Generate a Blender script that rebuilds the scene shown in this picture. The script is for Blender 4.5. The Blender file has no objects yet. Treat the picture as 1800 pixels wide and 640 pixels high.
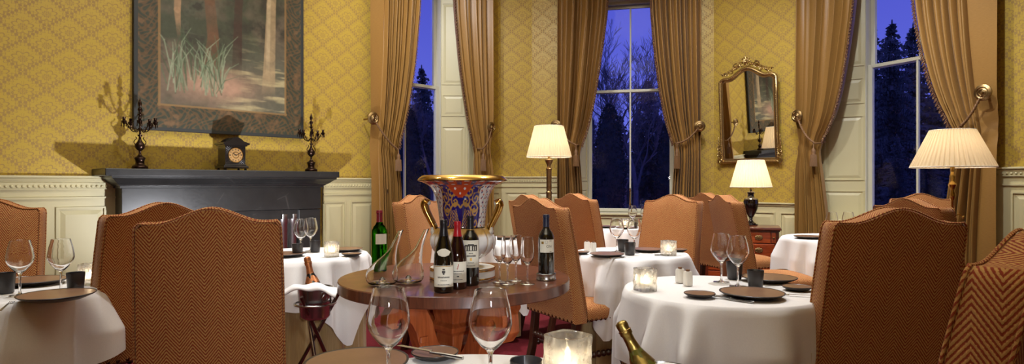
import bpy, math, random
import numpy as np
from mathutils import Vector, Matrix
rnd = random.Random(7)
PI = math.pi
F = 1100.0; HX = 900.0; HY = 323.0; HC = 1.2     # focal length in px, principal column, horizon row, camera height
S = bpy.context.scene
COL = S.collection

# ------------------------------------------------------------------ mesh builder
class MB:
    def __init__(s): s.v = []; s.f = []; s.c = None
    def add(s, vs, fs, T=None):
        b = len(s.v)
        if T is not None: vs = [T @ Vector(p) for p in vs]
        s.v += [tuple(p) for p in vs]; s.f += [tuple(i + b for i in f) for f in fs]
        return s
    def box(s, x0, x1, y0, y1, z0, z1, T=None):
        v = [(x0,y0,z0),(x1,y0,z0),(x1,y1,z0),(x0,y1,z0),(x0,y0,z1),(x1,y0,z1),(x1,y1,z1),(x0,y1,z1)]
        return s.add(v, [(3,2,1,0),(4,5,6,7),(0,1,5,4),(1,2,6,5),(2,3,7,6),(3,0,4,7)], T)
    def lathe(s, prof, n=32, T=None, rf=None, closed=False):
        """prof: (r, z) from bottom to top; rf(angle, k) scales the radius"""
        vs = []; fs = []
        m = len(prof)
        for k, (r, z) in enumerate(prof):
            for i in range(n):
                a = 2*PI*i/n
                q = r*(rf(a, k) if rf else 1)
                vs.append((q*math.cos(a), q*math.sin(a), z))
        rng = m if closed else m-1
        for k in range(rng):
            k2 = (k+1) % m
            for i in range(n):
                j = (i+1) % n
                fs.append((k*n+i, k*n+j, k2*n+j, k2*n+i))
        if not closed:
            if prof[0][0] > 1e-6: fs.append(tuple(range(n-1, -1, -1)))
            if prof[-1][0] > 1e-6: fs.append(tuple(range((m-1)*n, m*n)))
        return s.add(vs, fs, T)
    def tube(s, pts, r, n=8, T=None, cap=True, sx=1.0):
        pts = [Vector(p) for p in pts]; m = len(pts)
        rs = r if isinstance(r, (list, tuple)) else [r]*m
        vs = []; fs = []
        t0 = (pts[1]-pts[0]).normalized()
        up = Vector((0,0,1)) if abs(t0.z) < .9 else Vector((1,0,0))
        nrm = (up - t0*up.dot(t0)).normalized()
        for k in range(m):
            t = (pts[min(k+1, m-1)] - pts[max(k-1, 0)]).normalized()
            nrm = (nrm - t*nrm.dot(t)).normalized(); b = t.cross(nrm)
            for i in range(n):
                a = 2*PI*i/n
                vs.append(pts[k] + (nrm*math.cos(a)*sx + b*math.sin(a))*rs[k])
        for k in range(m-1):
            for i in range(n):
                j = (i+1) % n
                fs.append((k*n+i, k*n+j, (k+1)*n+j, (k+1)*n+i))
        if cap: fs.append(tuple(range(n-1,-1,-1))); fs.append(tuple(range((m-1)*n, m*n)))
        return s.add(vs, fs, T)
    def prism(s, poly, y0, y1, T=None):
        """poly in x,z extruded along y"""
        n = len(poly)
        vs = [(x, y0, z) for x, z in poly] + [(x, y1, z) for x, z in poly]
        fs = [tuple(range(n)), tuple(range(2*n-1, n-1, -1))] + [((i+1)%n, i, n+i, n+(i+1)%n) for i in range(n)]
        return s.add(vs, fs, T)
    def sphere(s, c, r, n=10, m=7, T=None, sc=(1,1,1)):
        vs = []; fs = []
        for k in range(m+1):
            ph = -PI/2 + PI*k/m
            for i in range(n):
                a = 2*PI*i/n
                vs.append((c[0]+r*sc[0]*math.cos(ph)*math.cos(a), c[1]+r*sc[1]*math.cos(ph)*math.sin(a), c[2]+r*sc[2]*math.sin(ph)))
        for k in range(m):
            for i in range(n):
                j = (i+1) % n
                fs.append((k*n+i, k*n+j, (k+1)*n+j, (k+1)*n+i))
        return s.add(vs, fs, T)
    def grid(s, rows, T=None, loop=False):
        m = len(rows); n = len(rows[0]); vs = [p for r in rows for p in r]; fs = []
        for k in range(m-1):
            for i in range(n if loop else n-1):
                j = (i+1) % n
                fs.append((k*n+i, k*n+j, (k+1)*n+j, (k+1)*n+i))
        return s.add(vs, fs, T)

def Tm(x=0, y=0, z=0, rz=0, rx=0, ry=0, s=1):
    return Matrix.Translation((x,y,z)) @ Matrix.Rotation(rz,4,'Z') @ Matrix.Rotation(ry,4,'Y') @ Matrix.Rotation(rx,4,'X') @ Matrix.Scale(s,4)

def box_uv(me):
    uv = me.uv_layers.new(name='UVMap')
    nl = len(me.loops)
    vi = np.empty(nl, np.int32); me.loops.foreach_get('vertex_index', vi)
    co = np.empty(len(me.vertices)*3, np.float32); me.vertices.foreach_get('co', co); co = co.reshape(-1,3)
    npoly = len(me.polygons)
    nr = np.empty(npoly*3, np.float32); me.polygons.foreach_get('normal', nr); nr = np.abs(nr.reshape(-1,3))
    tot = np.empty(npoly, np.int32); me.polygons.foreach_get('loop_total', tot)
    pl = np.repeat(np.arange(npoly), tot); n = nr[pl]; c = co[vi]
    out = np.empty((nl,2), np.float32)
    ax = np.argmax(n*np.array([1,1.25,1.0]), axis=1)
    out[:,0] = np.where(ax==0, c[:,1], c[:,0]); out[:,1] = np.where(ax==2, c[:,1], c[:,2])
    uv.data.foreach_set('uv', out.ravel())

def obj(name, mb, mat, parent=None, smooth=None, bevel=0, loc=None, rz=0, kind=None, flip=False, seg=2, solid=0):
    me = bpy.data.meshes.new(name)
    me.from_pydata(mb.v, [], mb.f); me.validate(); me.update()
    if flip: me.flip_normals()
    box_uv(me)
    if mb.c is not None:
        ca = me.color_attributes.new('Col', 'FLOAT_COLOR', 'POINT')
        ca.data.foreach_set('color', np.array(mb.c, np.float32).ravel())
    if smooth is not None:
        me.polygons.foreach_set('use_smooth', [True]*len(me.polygons))
        if smooth < 180: me.set_sharp_from_angle(angle=math.radians(smooth))
    me.materials.append(mat)
    o = bpy.data.objects.new(name, me); COL.objects.link(o)
    if parent: o.parent = parent
    if loc is not None: o.location = loc
    if rz: o.rotation_euler = (0,0,rz)
    if bevel:
        b = o.modifiers.new('bevel', 'BEVEL'); b.width = bevel; b.segments = seg; b.limit_method = 'ANGLE'; b.angle_limit = math.radians(38)
    if solid:
        q = o.modifiers.new('solid', 'SOLIDIFY'); q.thickness = solid; q.offset = 0
    if kind: o['kind'] = kind
    return o

def tag(o, label=None, cat=None, group=None, kind=None):
    if label: o['label'] = label
    if cat: o['category'] = cat
    if group: o['group'] = group
    if kind: o['kind'] = kind
    return o
def thing(name, label, cat, loc=(0,0,0), rz=0, group=None):
    o = bpy.data.objects.new(name, None); COL.objects.link(o)
    o.location = loc; o.rotation_euler = (0,0,rz); o.empty_display_size = .05
    return tag(o, label, cat, group)
KIDS = {}
def dup(root, loc, rz, label, group=None, rx=0, ry=0, scale=None):
    """copy a thing with its parts and their sub-parts"""
    def rec(o, par):
        c = o.copy(); COL.objects.link(c)
        if par: c.parent = par
        for ch in list(o.children): rec(ch, c)
        return c
    r = rec(root, None); r.location = loc; r.rotation_euler = (rx, ry, rz); r['label'] = label
    if group: r['group'] = group
    if scale: r.scale = (scale,)*3
    return r
class Kind:
    """first call places the prototype itself, later calls copy it"""
    def __init__(s, make, cat, group): s.make, s.cat, s.group, s.p, s.used = make, cat, group, None, False
    def __call__(s, loc, rz, label, rx=0, ry=0, scale=None, group=None):
        g = group or s.group
        if s.p is None:
            s.p = s.make(); s.p['category'] = s.cat
            s.p.location = loc; s.p.rotation_euler = (rx, ry, rz); s.p['label'] = label
            if g: s.p['group'] = g
            if scale: s.p.scale = (scale,)*3
            return s.p
        r = dup(s.p, loc, rz, label, g, rx, ry)
        r.scale = (scale or 1,)*3
        return r

# pixel (of the photograph) -> place helpers
def X(px, d): return (px-HX)/F*d
def Zh(py, d): return HC - (py-HY)/F*d
def onz(py, h): return (HC-h)*F/(py-HY)          # depth of a point of height h seen at row py
def pt(px, py, h):                                # point at height h under pixel
    d = onz(py, h); return (X(px, d), d, h)

class Wall:
    """vertical plane: local x along the wall, local y into it (away from the room)"""
    def __init__(s, ox, oy, dx, dy):
        l = math.hypot(dx, dy); s.o = (ox, oy); s.d = (dx/l, dy/l); s.n = (-dy/l, dx/l); s.a = math.atan2(dy, dx)
    def at(s, px, yo=0.0):
        k = (px-HX)/F; ox, oy = s.o[0]+s.n[0]*yo, s.o[1]+s.n[1]*yo
        return (k*oy - ox)/(s.d[0] - k*s.d[1])
    def w(s, x, y=0.0, z=0.0): return Vector((s.o[0]+s.d[0]*x+s.n[0]*y, s.o[1]+s.d[1]*x+s.n[1]*y, z))
    def z(s, px, py, yo=0.0):
        return Zh(py, s.w(s.at(px, yo), yo).y)
    def put(s, name, mb, mat, **k):
        return obj(name, mb, mat, loc=(s.o[0], s.o[1], 0), rz=s.a, **k)
# ------------------------------------------------------------------ materials
def lin(c):
    return tuple(((x/255)/12.92 if x/255 <= .04045 else ((x/255+.055)/1.055)**2.4) for x in c) + (1,)
class NT:
    def __init__(s, name):
        s.m = bpy.data.materials.new(name); s.m.use_nodes = True
        s.t = s.m.node_tree; s.t.nodes.clear(); s.out = s.t.nodes.new('ShaderNodeOutputMaterial')
    def n(s, typ, **k):
        o = s.t.nodes.new(typ)
        for a, b in k.items():
            if a == 'ins':
                for i, v in b.items(): s.set(o, i, v)
            else: setattr(o, a, b)
        return o
    def set(s, node, i, v):
        sock = node.inputs[i]
        if isinstance(v, bpy.types.NodeSocket): s.t.links.new(v, sock)
        else: sock.default_value = v
    def m_(s, op, a, b=0.0, c=None):
        o = s.t.nodes.new('ShaderNodeMath'); o.operation = op
        s.set(o, 0, a); s.set(o, 1, b)
        if c is not None: s.set(o, 2, c)
        return o.outputs[0]
    def sep(s, v):
        o = s.n('ShaderNodeSeparateXYZ', ins={0: v}); return o.outputs
    def mix(s, f, a, b, mode='MIX'):
        o = s.t.nodes.new('ShaderNodeMix'); o.data_type = 'RGBA'; o.blend_type = mode
        s.set(o, 0, f); s.set(o, 6, a); s.set(o, 7, b); return o.outputs[2]
    def uv(s): return s.n('ShaderNodeTexCoord').outputs['UV']
    def ob(s): return s.n('ShaderNodeTexCoord').outputs['Object']
    def noise(s, vec, scale, detail=2, rough=.5, dist=0):
        o = s.n('ShaderNodeTexNoise', ins={'Vector': vec, 'Scale': scale, 'Detail': detail, 'Roughness': rough, 'Distortion': dist}); return o.outputs[0]
    def mapv(s, vec, sc=(1,1,1), loc=(0,0,0), rot=(0,0,0)):
        return s.n('ShaderNodeMapping', ins={0: vec, 1: loc, 2: rot, 3: sc}).outputs[0]
    def ramp(s, f, stops, interp='LINEAR'):
        o = s.n('ShaderNodeValToRGB'); s.set(o, 0, f); e = o.color_ramp.elements; o.color_ramp.interpolation = interp
        while len(e) < len(stops): e.new(.5)
        for q, (p, c) in zip(e, stops): q.position = p; q.color = c
        return o.outputs[0]
    def bump(s, h, strength=.3, dist=.01):
        return s.n('ShaderNodeBump', ins={'Height': h, 'Strength': strength, 'Distance': dist}).outputs[0]
    def bsdf(s, **k):
        o = s.n('ShaderNodeBsdfPrincipled')
        for a, b in k.items():
            s.set(o, {'color':'Base Color','rough':'Roughness','metal':'Metallic','normal':'Normal','sheen':'Sheen Weight','spec':'Specular IOR Level','coat':'Coat Weight','trans':'Transmission Weight','ior':'IOR','em':'Emission Color','es':'Emission Strength','sub':'Subsurface Weight','aniso':'Anisotropic','alpha':'Alpha'}[a], b)
        return o
    def end(s, sh):
        s.t.links.new(sh.outputs[0] if hasattr(sh, 'outputs') else sh, s.out.inputs[0]); return s.m

def plain(name, rgb, rough=.5, metal=0, spec=.5, coat=0, nz=0, nscale=20, bumpd=0):
    t = NT(name); c = lin(rgb); kw = {}
    if nz:
        k = t.noise(t.ob(), nscale, 4)
        col = t.mix(k, tuple(v*(1-nz) for v in c[:3])+(1,), tuple(min(1, v*(1+nz)) for v in c[:3])+(1,))
        if bumpd: kw['normal'] = t.bump(k, .4, bumpd)
    else: col = c
    return t.end(t.bsdf(color=col, rough=rough, metal=metal, spec=spec, coat=coat, **kw))
def vcol(name, rough=.5, metal=0, coat=0, spec=.5):
    t = NT(name); a = t.n('ShaderNodeVertexColor', layer_name='Col')
    return t.end(t.bsdf(color=a.outputs[0], rough=rough, metal=metal, coat=coat, spec=spec))

def herring(name, A, B, k=1.0):
    t = NT(name); u = t.sep(t.uv())
    nz = t.noise(t.ob(), 260, 2)
    U = t.m_('ADD', u[0], .021); V = u[1]
    tri = t.m_('ABSOLUTE', t.m_('SUBTRACT', t.m_('FRACT', t.m_('DIVIDE', U, .084*k)), .5))
    ph = t.m_('DIVIDE', t.m_('ADD', V, t.m_('MULTIPLY', tri, .114*k)), .0135*k)
    ph = t.m_('ADD', ph, t.m_('MULTIPLY', t.m_('SUBTRACT', nz, .5), .5))
    w = t.m_('ABSOLUTE', t.m_('SUBTRACT', t.m_('FRACT', ph), .5))
    f = t.n('ShaderNodeMapRange', ins={0: w, 1: .2, 2: .33}).outputs[0]
    col = t.mix(f, lin(A), lin(B))
    col = t.mix(t.m_('MULTIPLY', nz, .45), col, (.05,.02,.01,1))
    nb = t.noise(t.ob(), 3, 2)
    col = t.mix(t.m_('MULTIPLY', nb, .2), col, (.1,.04,.02,1))
    return t.end(t.bsdf(color=col, rough=.85, sheen=.08, spec=.2, normal=t.bump(t.m_('ADD', w, t.m_('MULTIPLY', nz, .6)), .5, .003)))

M = {}
M['fabric'] = herring('herringbone_fabric', (216,164,96), (152,56,28))
M['fabric_dark'] = herring('herringbone_dark', (168,118,66), (150,52,36))

# damask wallpaper: half-drop lattice of palmettes with leafy gaps
def wallpaper():
    t = NT('damask_wallpaper'); u = t.sep(t.uv())
    px = t.m_('DIVIDE', u[0], .32); py = t.m_('DIVIDE', u[1], .265)
    def cell(off):
        a = t.m_('SUBTRACT', t.m_('FRACT', t.m_('ADD', px, off)), .5)
        b = t.m_('SUBTRACT', t.m_('FRACT', t.m_('ADD', py, off)), .5)
        return a, b
    ax, ay = cell(.5); bx, by = cell(0.0)
    d1 = t.m_('ADD', t.m_('ABSOLUTE', ax), t.m_('ABSOLUTE', ay))
    sel = t.m_('LESS_THAN', d1, .5)
    def lerp(f, a, b): return t.m_('ADD', b, t.m_('MULTIPLY', f, t.m_('SUBTRACT', a, b)))
    qx = lerp(sel, ax, bx); qy = lerp(sel, ay, by)
    aq = t.m_('ABSOLUTE', qx)
    man = t.m_('ADD', aq, t.m_('ABSOLUTE', qy))
    e = t.m_('SUBTRACT', .5, man)
    # wiggle along the diamond border
    along = t.m_('SUBTRACT', aq, t.m_('ABSOLUTE', qy))
    wig = t.m_('MULTIPLY', t.m_('ABSOLUTE', t.m_('SINE', t.m_('MULTIPLY', along, 20.0))), .066)
    border = t.m_('LESS_THAN', e, t.m_('ADD', -.006, wig))
    leafvein = t.m_('LESS_THAN', t.m_('ABSOLUTE', t.m_('SUBTRACT', e, t.m_('ADD', .105, t.m_('MULTIPLY', t.m_('SINE', t.m_('MULTIPLY', along, 40.0)), .045)))), .013)
    # petals fanning from a point a little below the centre
    yy = t.m_('ADD', qy, .10)
    r = t.m_('SQRT', t.m_('ADD', t.m_('MULTIPLY', qx, qx), t.m_('MULTIPLY', yy, yy)))
    th = t.m_('ARCTAN2', yy, aq)
    pet = t.m_('ABSOLUTE', t.m_('SINE', t.m_('MULTIPLY', th, 4.2)))
    ring = t.m_('FRACT', t.m_('SUBTRACT', t.m_('MULTIPLY', r, 7.0), t.m_('MULTIPLY', pet, .55)))
    rl = t.m_('LESS_THAN', ring, .22)
    spoke = t.m_('LESS_THAN', t.m_('MULTIPLY', pet, r), .012)
    inner = t.m_('LESS_THAN', r, .30)
    lines = t.m_('MULTIPLY', t.m_('MAXIMUM', rl, spoke), inner)
    g = t.m_('MAXIMUM', t.m_('MAXIMUM', border, leafvein), lines)
    nz = t.noise(t.uv(), 60, 3)
    g = t.m_('MULTIPLY', g, .8)
    col = t.mix(g, lin((190,160,66)), lin((152,120,74)))
    col = t.mix(t.m_('MULTIPLY', nz, .12), col, lin((120,90,40)))
    rg = t.m_('ADD', .42, t.m_('MULTIPLY', g, .25))
    return t.end(t.bsdf(color=col, rough=rg, spec=.35))
M['wallpaper'] = wallpaper()
M['cream'] = plain('cream_paint', (200,190,148), .42, nz=.04, nscale=3)
M['white_frame'] = plain('window_paint', (196,192,172), .4, nz=.03, nscale=4)
M['ceil'] = plain('ceiling_paint', (214,204,172), .8)

def silk():
    t = NT('gold_silk'); u = t.uv()
    sl = t.noise(t.mapv(u, (30, 420, 1)), 1, 3); s2 = t.noise(t.mapv(u, (5, 3, 1)), 1, 2)
    col = t.mix(sl, lin((122,88,40)), lin((172,130,68)))
    col = t.mix(t.m_('MULTIPLY', s2, .25), col, lin((138,98,44)))
    return t.end(t.bsdf(color=col, rough=.40, sheen=.05, spec=.45, normal=t.bump(sl, .12, .002)))
M['silk'] = silk()
def linen(name, a, b, rough=.75):
    t = NT(name); nz = t.noise(t.ob(), 240, 2); n2 = t.noise(t.ob(), 3, 2)
    col = t.mix(nz, lin(a), lin(b))
    return t.end(t.bsdf(color=col, rough=rough, sheen=.2, spec=.3, normal=t.bump(t.m_('ADD', t.m_('MULTIPLY', n2, 1.0), t.m_('MULTIPLY', nz, .02)), .25, .01)))
M['cloth'] = linen('white_linen', (216,212,208), (228,224,220))
def goldcloth():
    t = NT('gold_undercloth_fabric'); nz = t.noise(t.mapv(t.ob(), (200,200,12)), 1, 3)
    col = t.mix(nz, lin((150,122,72)), lin((196,170,116)))
    return t.end(t.bsdf(color=col, rough=.6, sheen=.3, normal=t.bump(nz, .2, .002)))
M['goldcloth'] = goldcloth()
def stone():
    t = NT('black_marble'); nz = t.noise(t.ob(), 5, 6, .6, .6); n2 = t.noise(t.ob(), 40, 3)
    v = t.n('ShaderNodeTexVoronoi', feature='DISTANCE_TO_EDGE', ins={'Vector': t.mapv(t.ob(), (1,1,1.7)), 'Scale': 1.1}).outputs[0]
    col = t.mix(nz, lin((22,22,22)), lin((50,49,48)))
    vein = t.m_('MULTIPLY', t.m_('LESS_THAN', v, .0035), t.m_('GREATER_THAN', nz, .52))
    col = t.mix(t.m_('MULTIPLY', vein, .12), col, lin((120,116,110)))
    return t.end(t.bsdf(color=col, rough=t.m_('ADD', .24, t.m_('MULTIPLY', n2, .16)), spec=.6))
M['stone'] = stone()
def wood(name, a, b, c, rough=.3, sc=(2,26,2), coat=.3, dirobj=True):
    t = NT(name); v = t.mapv(t.ob(), sc)
    n = t.noise(v, 1.6, 6, .6, 1.2); n2 = t.noise(t.mapv(t.ob(), tuple(q*9 for q in sc)), 1, 2)
    col = t.ramp(n, [(.25, lin(a)), (.5, lin(b)), (.75, lin(c))])
    col = t.mix(t.m_('MULTIPLY', n2, .3), col, lin(a))
    return t.end(t.bsdf(color=col, rough=rough, coat=coat, normal=t.bump(n2, .08, .002)))
M['oak'] = wood('table_oak', (58,32,22), (98,56,38), (124,76,52), .28, (2,22,2), .4)
M['carved'] = wood('carved_oak', (132,60,26), (184,94,46), (206,118,64), .35, (16,16,2))
M['mahog'] = wood('mahogany', (92,32,12), (152,64,28), (186,90,42), .25, (2,2,18), .5)
M['mahog_dark'] = wood('mahogany_dark', (52,18,8), (92,36,18), (112,48,24), .28, (2,2,14), .4)
M['legwood'] = wood('walnut_leg', (34,16,10), (62,32,20), (80,42,26), .3, (14,14,2))
M['brass'] = plain('brass', (196,160,92), .25, 1, nz=.12, nscale=12)
M['antique'] = plain('antique_brass', (150,124,84), .38, 1, nz=.35, nscale=30)
M['gilt'] = plain('gilt', (192,164,112), .33, 1, nz=.25, nscale=40, bumpd=.002)
M['nail'] = plain('nail_bronze', (112,76,50), .25, 1)
M['steel'] = plain('polished_steel', (186,186,184), .26, 1)
M['bronze'] = plain('dark_bronze', (58,42,34), .3, .9, nz=.2, nscale=25)
M['blackwood'] = plain('black_slate', (30,26,24), .25, coat=.3)
M['stoneware'] = plain('dark_stoneware', (48,46,47), .35, nz=.25, nscale=35)
M['rim'] = plain('plate_rim', (36,31,30), .35, nz=.3, nscale=50)
def glaze():
    t = NT('brown_glaze'); n = t.noise(t.ob(), 14, 4); n2 = t.noise(t.ob(), 120, 2)
    col = t.mix(n, lin((100,72,54)), lin((138,102,78)))
    return t.end(t.bsdf(color=col, rough=.34, spec=.5, coat=.1, normal=t.bump(n2, .1, .001)))
M['glaze'] = glaze()
M['porcelain'] = plain('white_porcelain', (226,222,212), .25)
M['cork'] = plain('wood_stopper', (110,72,40), .6)
M['rope'] = plain('twisted_cord', (122,88,54), .6, nz=.5, nscale=180, bumpd=.004)
def fringe_m():
    t = NT('red_gold_trim'); n = t.noise(t.ob(), 90, 2, .6)
    col = t.ramp(n, [(.35, lin((62,22,14))), (.52, lin((96,58,34))), (.68, lin((170,140,96)))])
    return t.end(t.bsdf(color=col, rough=.7, normal=t.bump(n, .6, .01)))
M['fringe'] = fringe_m()
def glass(name, rgb=(255,255,255), ior=1.45, rough=0.0):
    t = NT(name); g = t.n('ShaderNodeBsdfGlass', ins={'Color': lin(rgb), 'Roughness': rough, 'IOR': ior}); return t.end(g)
M['glass'] = glass('clear_glass')
def icy():
    t = NT('ice_glass'); tl = t.n('ShaderNodeBsdfTranslucent', ins={0: lin((250,246,238))}); tr = t.n('ShaderNodeBsdfTransparent', ins={0: lin((250,248,242))}); gl = t.n('ShaderNodeBsdfGlossy', ins={'Roughness': .08})
    fr = t.n('ShaderNodeFresnel', ins={'IOR': 1.5}); nz = t.noise(t.ob(), 45, 2)
    a = t.n('ShaderNodeMixShader', ins={0: t.m_('ADD', .12, t.m_('MULTIPLY', nz, .35)), 1: tr.outputs[0], 2: tl.outputs[0]})
    return t.end(t.n('ShaderNodeMixShader', ins={0: t.m_('ADD', t.m_('MULTIPLY', fr.outputs[0], .7), .04), 1: a.outputs[0], 2: gl.outputs[0]}))
M['icy'] = icy()
M['greenglass'] = glass('green_glass', (84,150,40), 1.45, .0)
def pane_m():
    t = NT('window_glass'); lw = t.n('ShaderNodeFresnel', ins={'IOR': 1.45})
    tr = t.n('ShaderNodeBsdfTransparent'); gl = t.n('ShaderNodeBsdfGlossy', ins={'Roughness': .0})
    mx = t.n('ShaderNodeMixShader', ins={0: t.m_('MULTIPLY', lw.outputs[0], .2), 1: tr.outputs[0], 2: gl.outputs[0]})
    return t.end(mx)
M['pane'] = pane_m()
M['winebottle'] = plain('dark_wine_glass', (14,15,12), .06, spec=.8, coat=.6)
M['winered'] = plain('dark_red_glass', (30,8,8), .06, spec=.8, coat=.6)
M['mirror'] = plain('mirror_silver', (236,236,230), .01, 1)
M['urnblack'] = plain('black_glaze', (22,16,15), .12, coat=.6)
def shade_m():
    t = NT('pleated_silk_shade')
    d = t.n('ShaderNodeBsdfDiffuse', ins={0: lin((232,216,184))}); tr = t.n('ShaderNodeBsdfTranslucent', ins={0: lin((246,228,194))})
    return t.end(t.n('ShaderNodeMixShader', ins={0: .45, 1: d.outputs[0], 2: tr.outputs[0]}))
M['shade'] = shade_m()
M['shade_lining'] = plain('white_lining', (246,240,228), .8)
def emis(name, rgb, st):
    t = NT(name); return t.end(t.n('ShaderNodeEmission', ins={0: lin(rgb), 1: st}))
M['bulb'] = emis('lit_bulb', (255,236,204), 12)
M['flame'] = emis('candle_flame', (255,234,200), 75)
M['wax'] = plain('candle_wax', (240,232,214), .5)
def carpet():
    t = NT('red_carpet'); o = t.ob(); n = t.noise(o, 26, 3, .6, 2.5); n2 = t.noise(o, 300, 2)
    f = t.ramp(n, [(.47, (0,0,0,1)), (.5, (1,1,1,1)), (.53, (0,0,0,1))])
    col = t.mix(f, lin((100,28,34)), lin((42,16,20)))
    col = t.mix(t.m_('MULTIPLY', n2, .35), col, lin((60,12,16)))
    return t.end(t.bsdf(color=col, rough=.95, spec=.1, normal=t.bump(n2, .4, .005)))
M['carpet'] = carpet()
M['gunmetal'] = plain('gunmetal_tube', (128,112,104), .25, 1)
M['foil_gold'] = plain('gold_foil', (160,138,76), .35, 1, nz=.3, nscale=60, bumpd=.004)
M['foil_pink'] = plain('copper_foil', (176,112,70), .4, .8, nz=.3, nscale=60, bumpd=.003)
M['paper'] = plain('label_paper', (222,218,200), .6)
M['ink'] = plain('label_ink', (60,54,48), .6)
M['inkgold'] = plain('label_gold', (176,140,70), .4, .6)
M['redfoil'] = plain('red_capsule', (168,26,34), .3)
M['blackfoil'] = plain('black_capsule', (30,28,32), .3)
M['bluefoil'] = plain('blue_capsule', (38,44,66), .3)
M['lawn'] = plain('dusk_lawn', (84,96,96), .9, nz=.3, nscale=.6)
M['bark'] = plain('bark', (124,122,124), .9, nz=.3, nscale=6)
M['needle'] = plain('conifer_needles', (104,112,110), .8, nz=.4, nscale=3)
M['yew'] = plain('yew_leaves', (60,72,68), .85, nz=.5, nscale=6)
M['painting'] = vcol('painted_canvas', .55)
M['urnglaze'] = vcol('decorated_porcelain', .12, coat=.5)
M['frame_dark'] = plain('dark_tapestry_edge', (48,44,40), .8, nz=.3, nscale=60)
# ------------------------------------------------------------------ room shell
CEIL = 4.75
c1, c2, c3, c4 = (-.168, 9.215), (.294, 9.246), (2.791, 8.649), (3.656, 7.66)
W1 = Wall(-3.69, 5.49, .687, .7266)
W2 = Wall(*c1, c2[0]-c1[0], c2[1]-c1[1])
W3 = Wall(*c2, c3[0]-c2[0], c3[1]-c2[1])
W4 = Wall(*c3, c4[0]-c3[0], c4[1]-c3[1])
W5 = Wall(*c4, .429, -.903)
L1 = 5.127; L2 = math.dist(c1, c2); L3 = math.dist(c2, c3); L4 = math.dist(c3, c4); L5 = 11.5
TH = .36; YW = .306

def opening(w, pa, pmid, side, pin, poff):
    """glass half width from one visible glass edge and the middle bar; returns glass a,b and room-side a,b"""
    e = w.at(pa, YW); m = w.at(pmid, YW); h = abs(e-m)
    sp = abs(w.at(pin, 0) - w.at(poff, YW))
    return m-h, m+h, m-h-.10-sp, m+h+.10+sp
O1 = opening(W1, 765, 711, 1, 822, 775)
O2 = (W3.at(1041, YW), W3.at(1177, YW)); O2 = (O2[0], O2[1], O2[0]-.10-.13, O2[1]+.10+.13)
O3 = opening(W5, 1535, 1614, -1, 1440, 1518)
O3 = (O3[0], O3[1], O3[2], min(O3[3], max(O3[1]+.08, W5.at(1728, 0))))
O1 = (O1[0], O1[1], max(O1[2], min(O1[0]-.08, W1.at(672, 0))), O1[3])
ZB, ZT = .78, 3.90
def wallmesh(L0, L, op=None, low=0.0):
    mb = MB()
    if op is None: mb.box(L0, L, 0, TH, low, CEIL)
    else:
        mb.box(L0, op[2], 0, TH, low, CEIL); mb.box(op[3], L, 0, TH, low, CEIL)
        mb.box(op[2], op[3], 0, TH, ZT, CEIL); mb.box(op[2], op[3], .02, TH, low, .60)
    return mb
wl = W1.put('wall_left', wallmesh(-9.2, L1, O1), M['wallpaper'], kind='structure')
wb = W2.put('wall_corner', wallmesh(-.0, L2), M['wallpaper'], kind='structure')
wc = W3.put('wall_back', wallmesh(0, L3, O2), M['wallpaper'], kind='structure')
wd = W4.put('wall_pier', wallmesh(0, L4), M['wallpaper'], kind='structure')
wr = W5.put('wall_right', wallmesh(0, L5, O3), M['wallpaper'], kind='structure')
e1 = W1.w(-9.2); e5 = W5.w(L5)
W6 = Wall(e5.x, e5.y, e1.x-e5.x, e1.y-e5.y)
W6.put('wall_front', MB().box(0, math.dist(e5[:2], e1[:2]), 0, .3, 0, CEIL), M['wallpaper'], kind='structure')
poly = [W1.w(-9.2, .3), W1.w(L1, .3), W2.w(L2, .3), W3.w(L3, .3), W4.w(L4, .3), W5.w(L5, .3)]
def slab(z0, z1):
    mb = MB(); n = len(poly)
    vs = [(p.x, p.y, z0) for p in poly] + [(p.x, p.y, z1) for p in poly]
    mb.add(vs, [tuple(range(n)), tuple(range(2*n-1, n-1, -1))] + [((i+1)%n, i, n+i, n+(i+1)%n) for i in range(n)]); return mb
obj('floor', slab(-.15, 0), M['carpet'], kind='structure')
obj('ceiling', slab(CEIL, CEIL+.2), M['ceil'], kind='structure')

def mould_panel(mb, x0, x1, z0, z1, y, w=.035, d=.014, T=None):
    """bolection moulding with a raised field; y = face the moulding stands on (towards -y)"""
    def bar(xa, xb, za, zb): mb.box(xa, xb, y-d, y+.001, za, zb, T)
    bar(x0, x1, z1-w*.45, z1); bar(x0, x1, z0, z0+w*.45); bar(x0, x0+w*.45, z0+w*.45, z1-w*.45); bar(x1-w*.45, x1, z0+w*.45, z1-w*.45)
    a = w*.9; b = a + w
    ox = [(x0+a, z0+a), (x1-a, z0+a), (x1-a, z1-a), (x0+a, z1-a)]; ix = [(x0+b, z0+b), (x1-b, z0+b), (x1-b, z1-b), (x0+b, z1-b)]
    if x1-x0 > 2.6*b:
        vs = [(p[0], y, p[1]) for p in ox] + [(p[0], y-d*.8, p[1]) for p in ix]
        mb.add(vs, [(0,1,5,4),(1,2,6,5),(2,3,7,6),(3,0,4,7),(4,5,6,7)], T)

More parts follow.
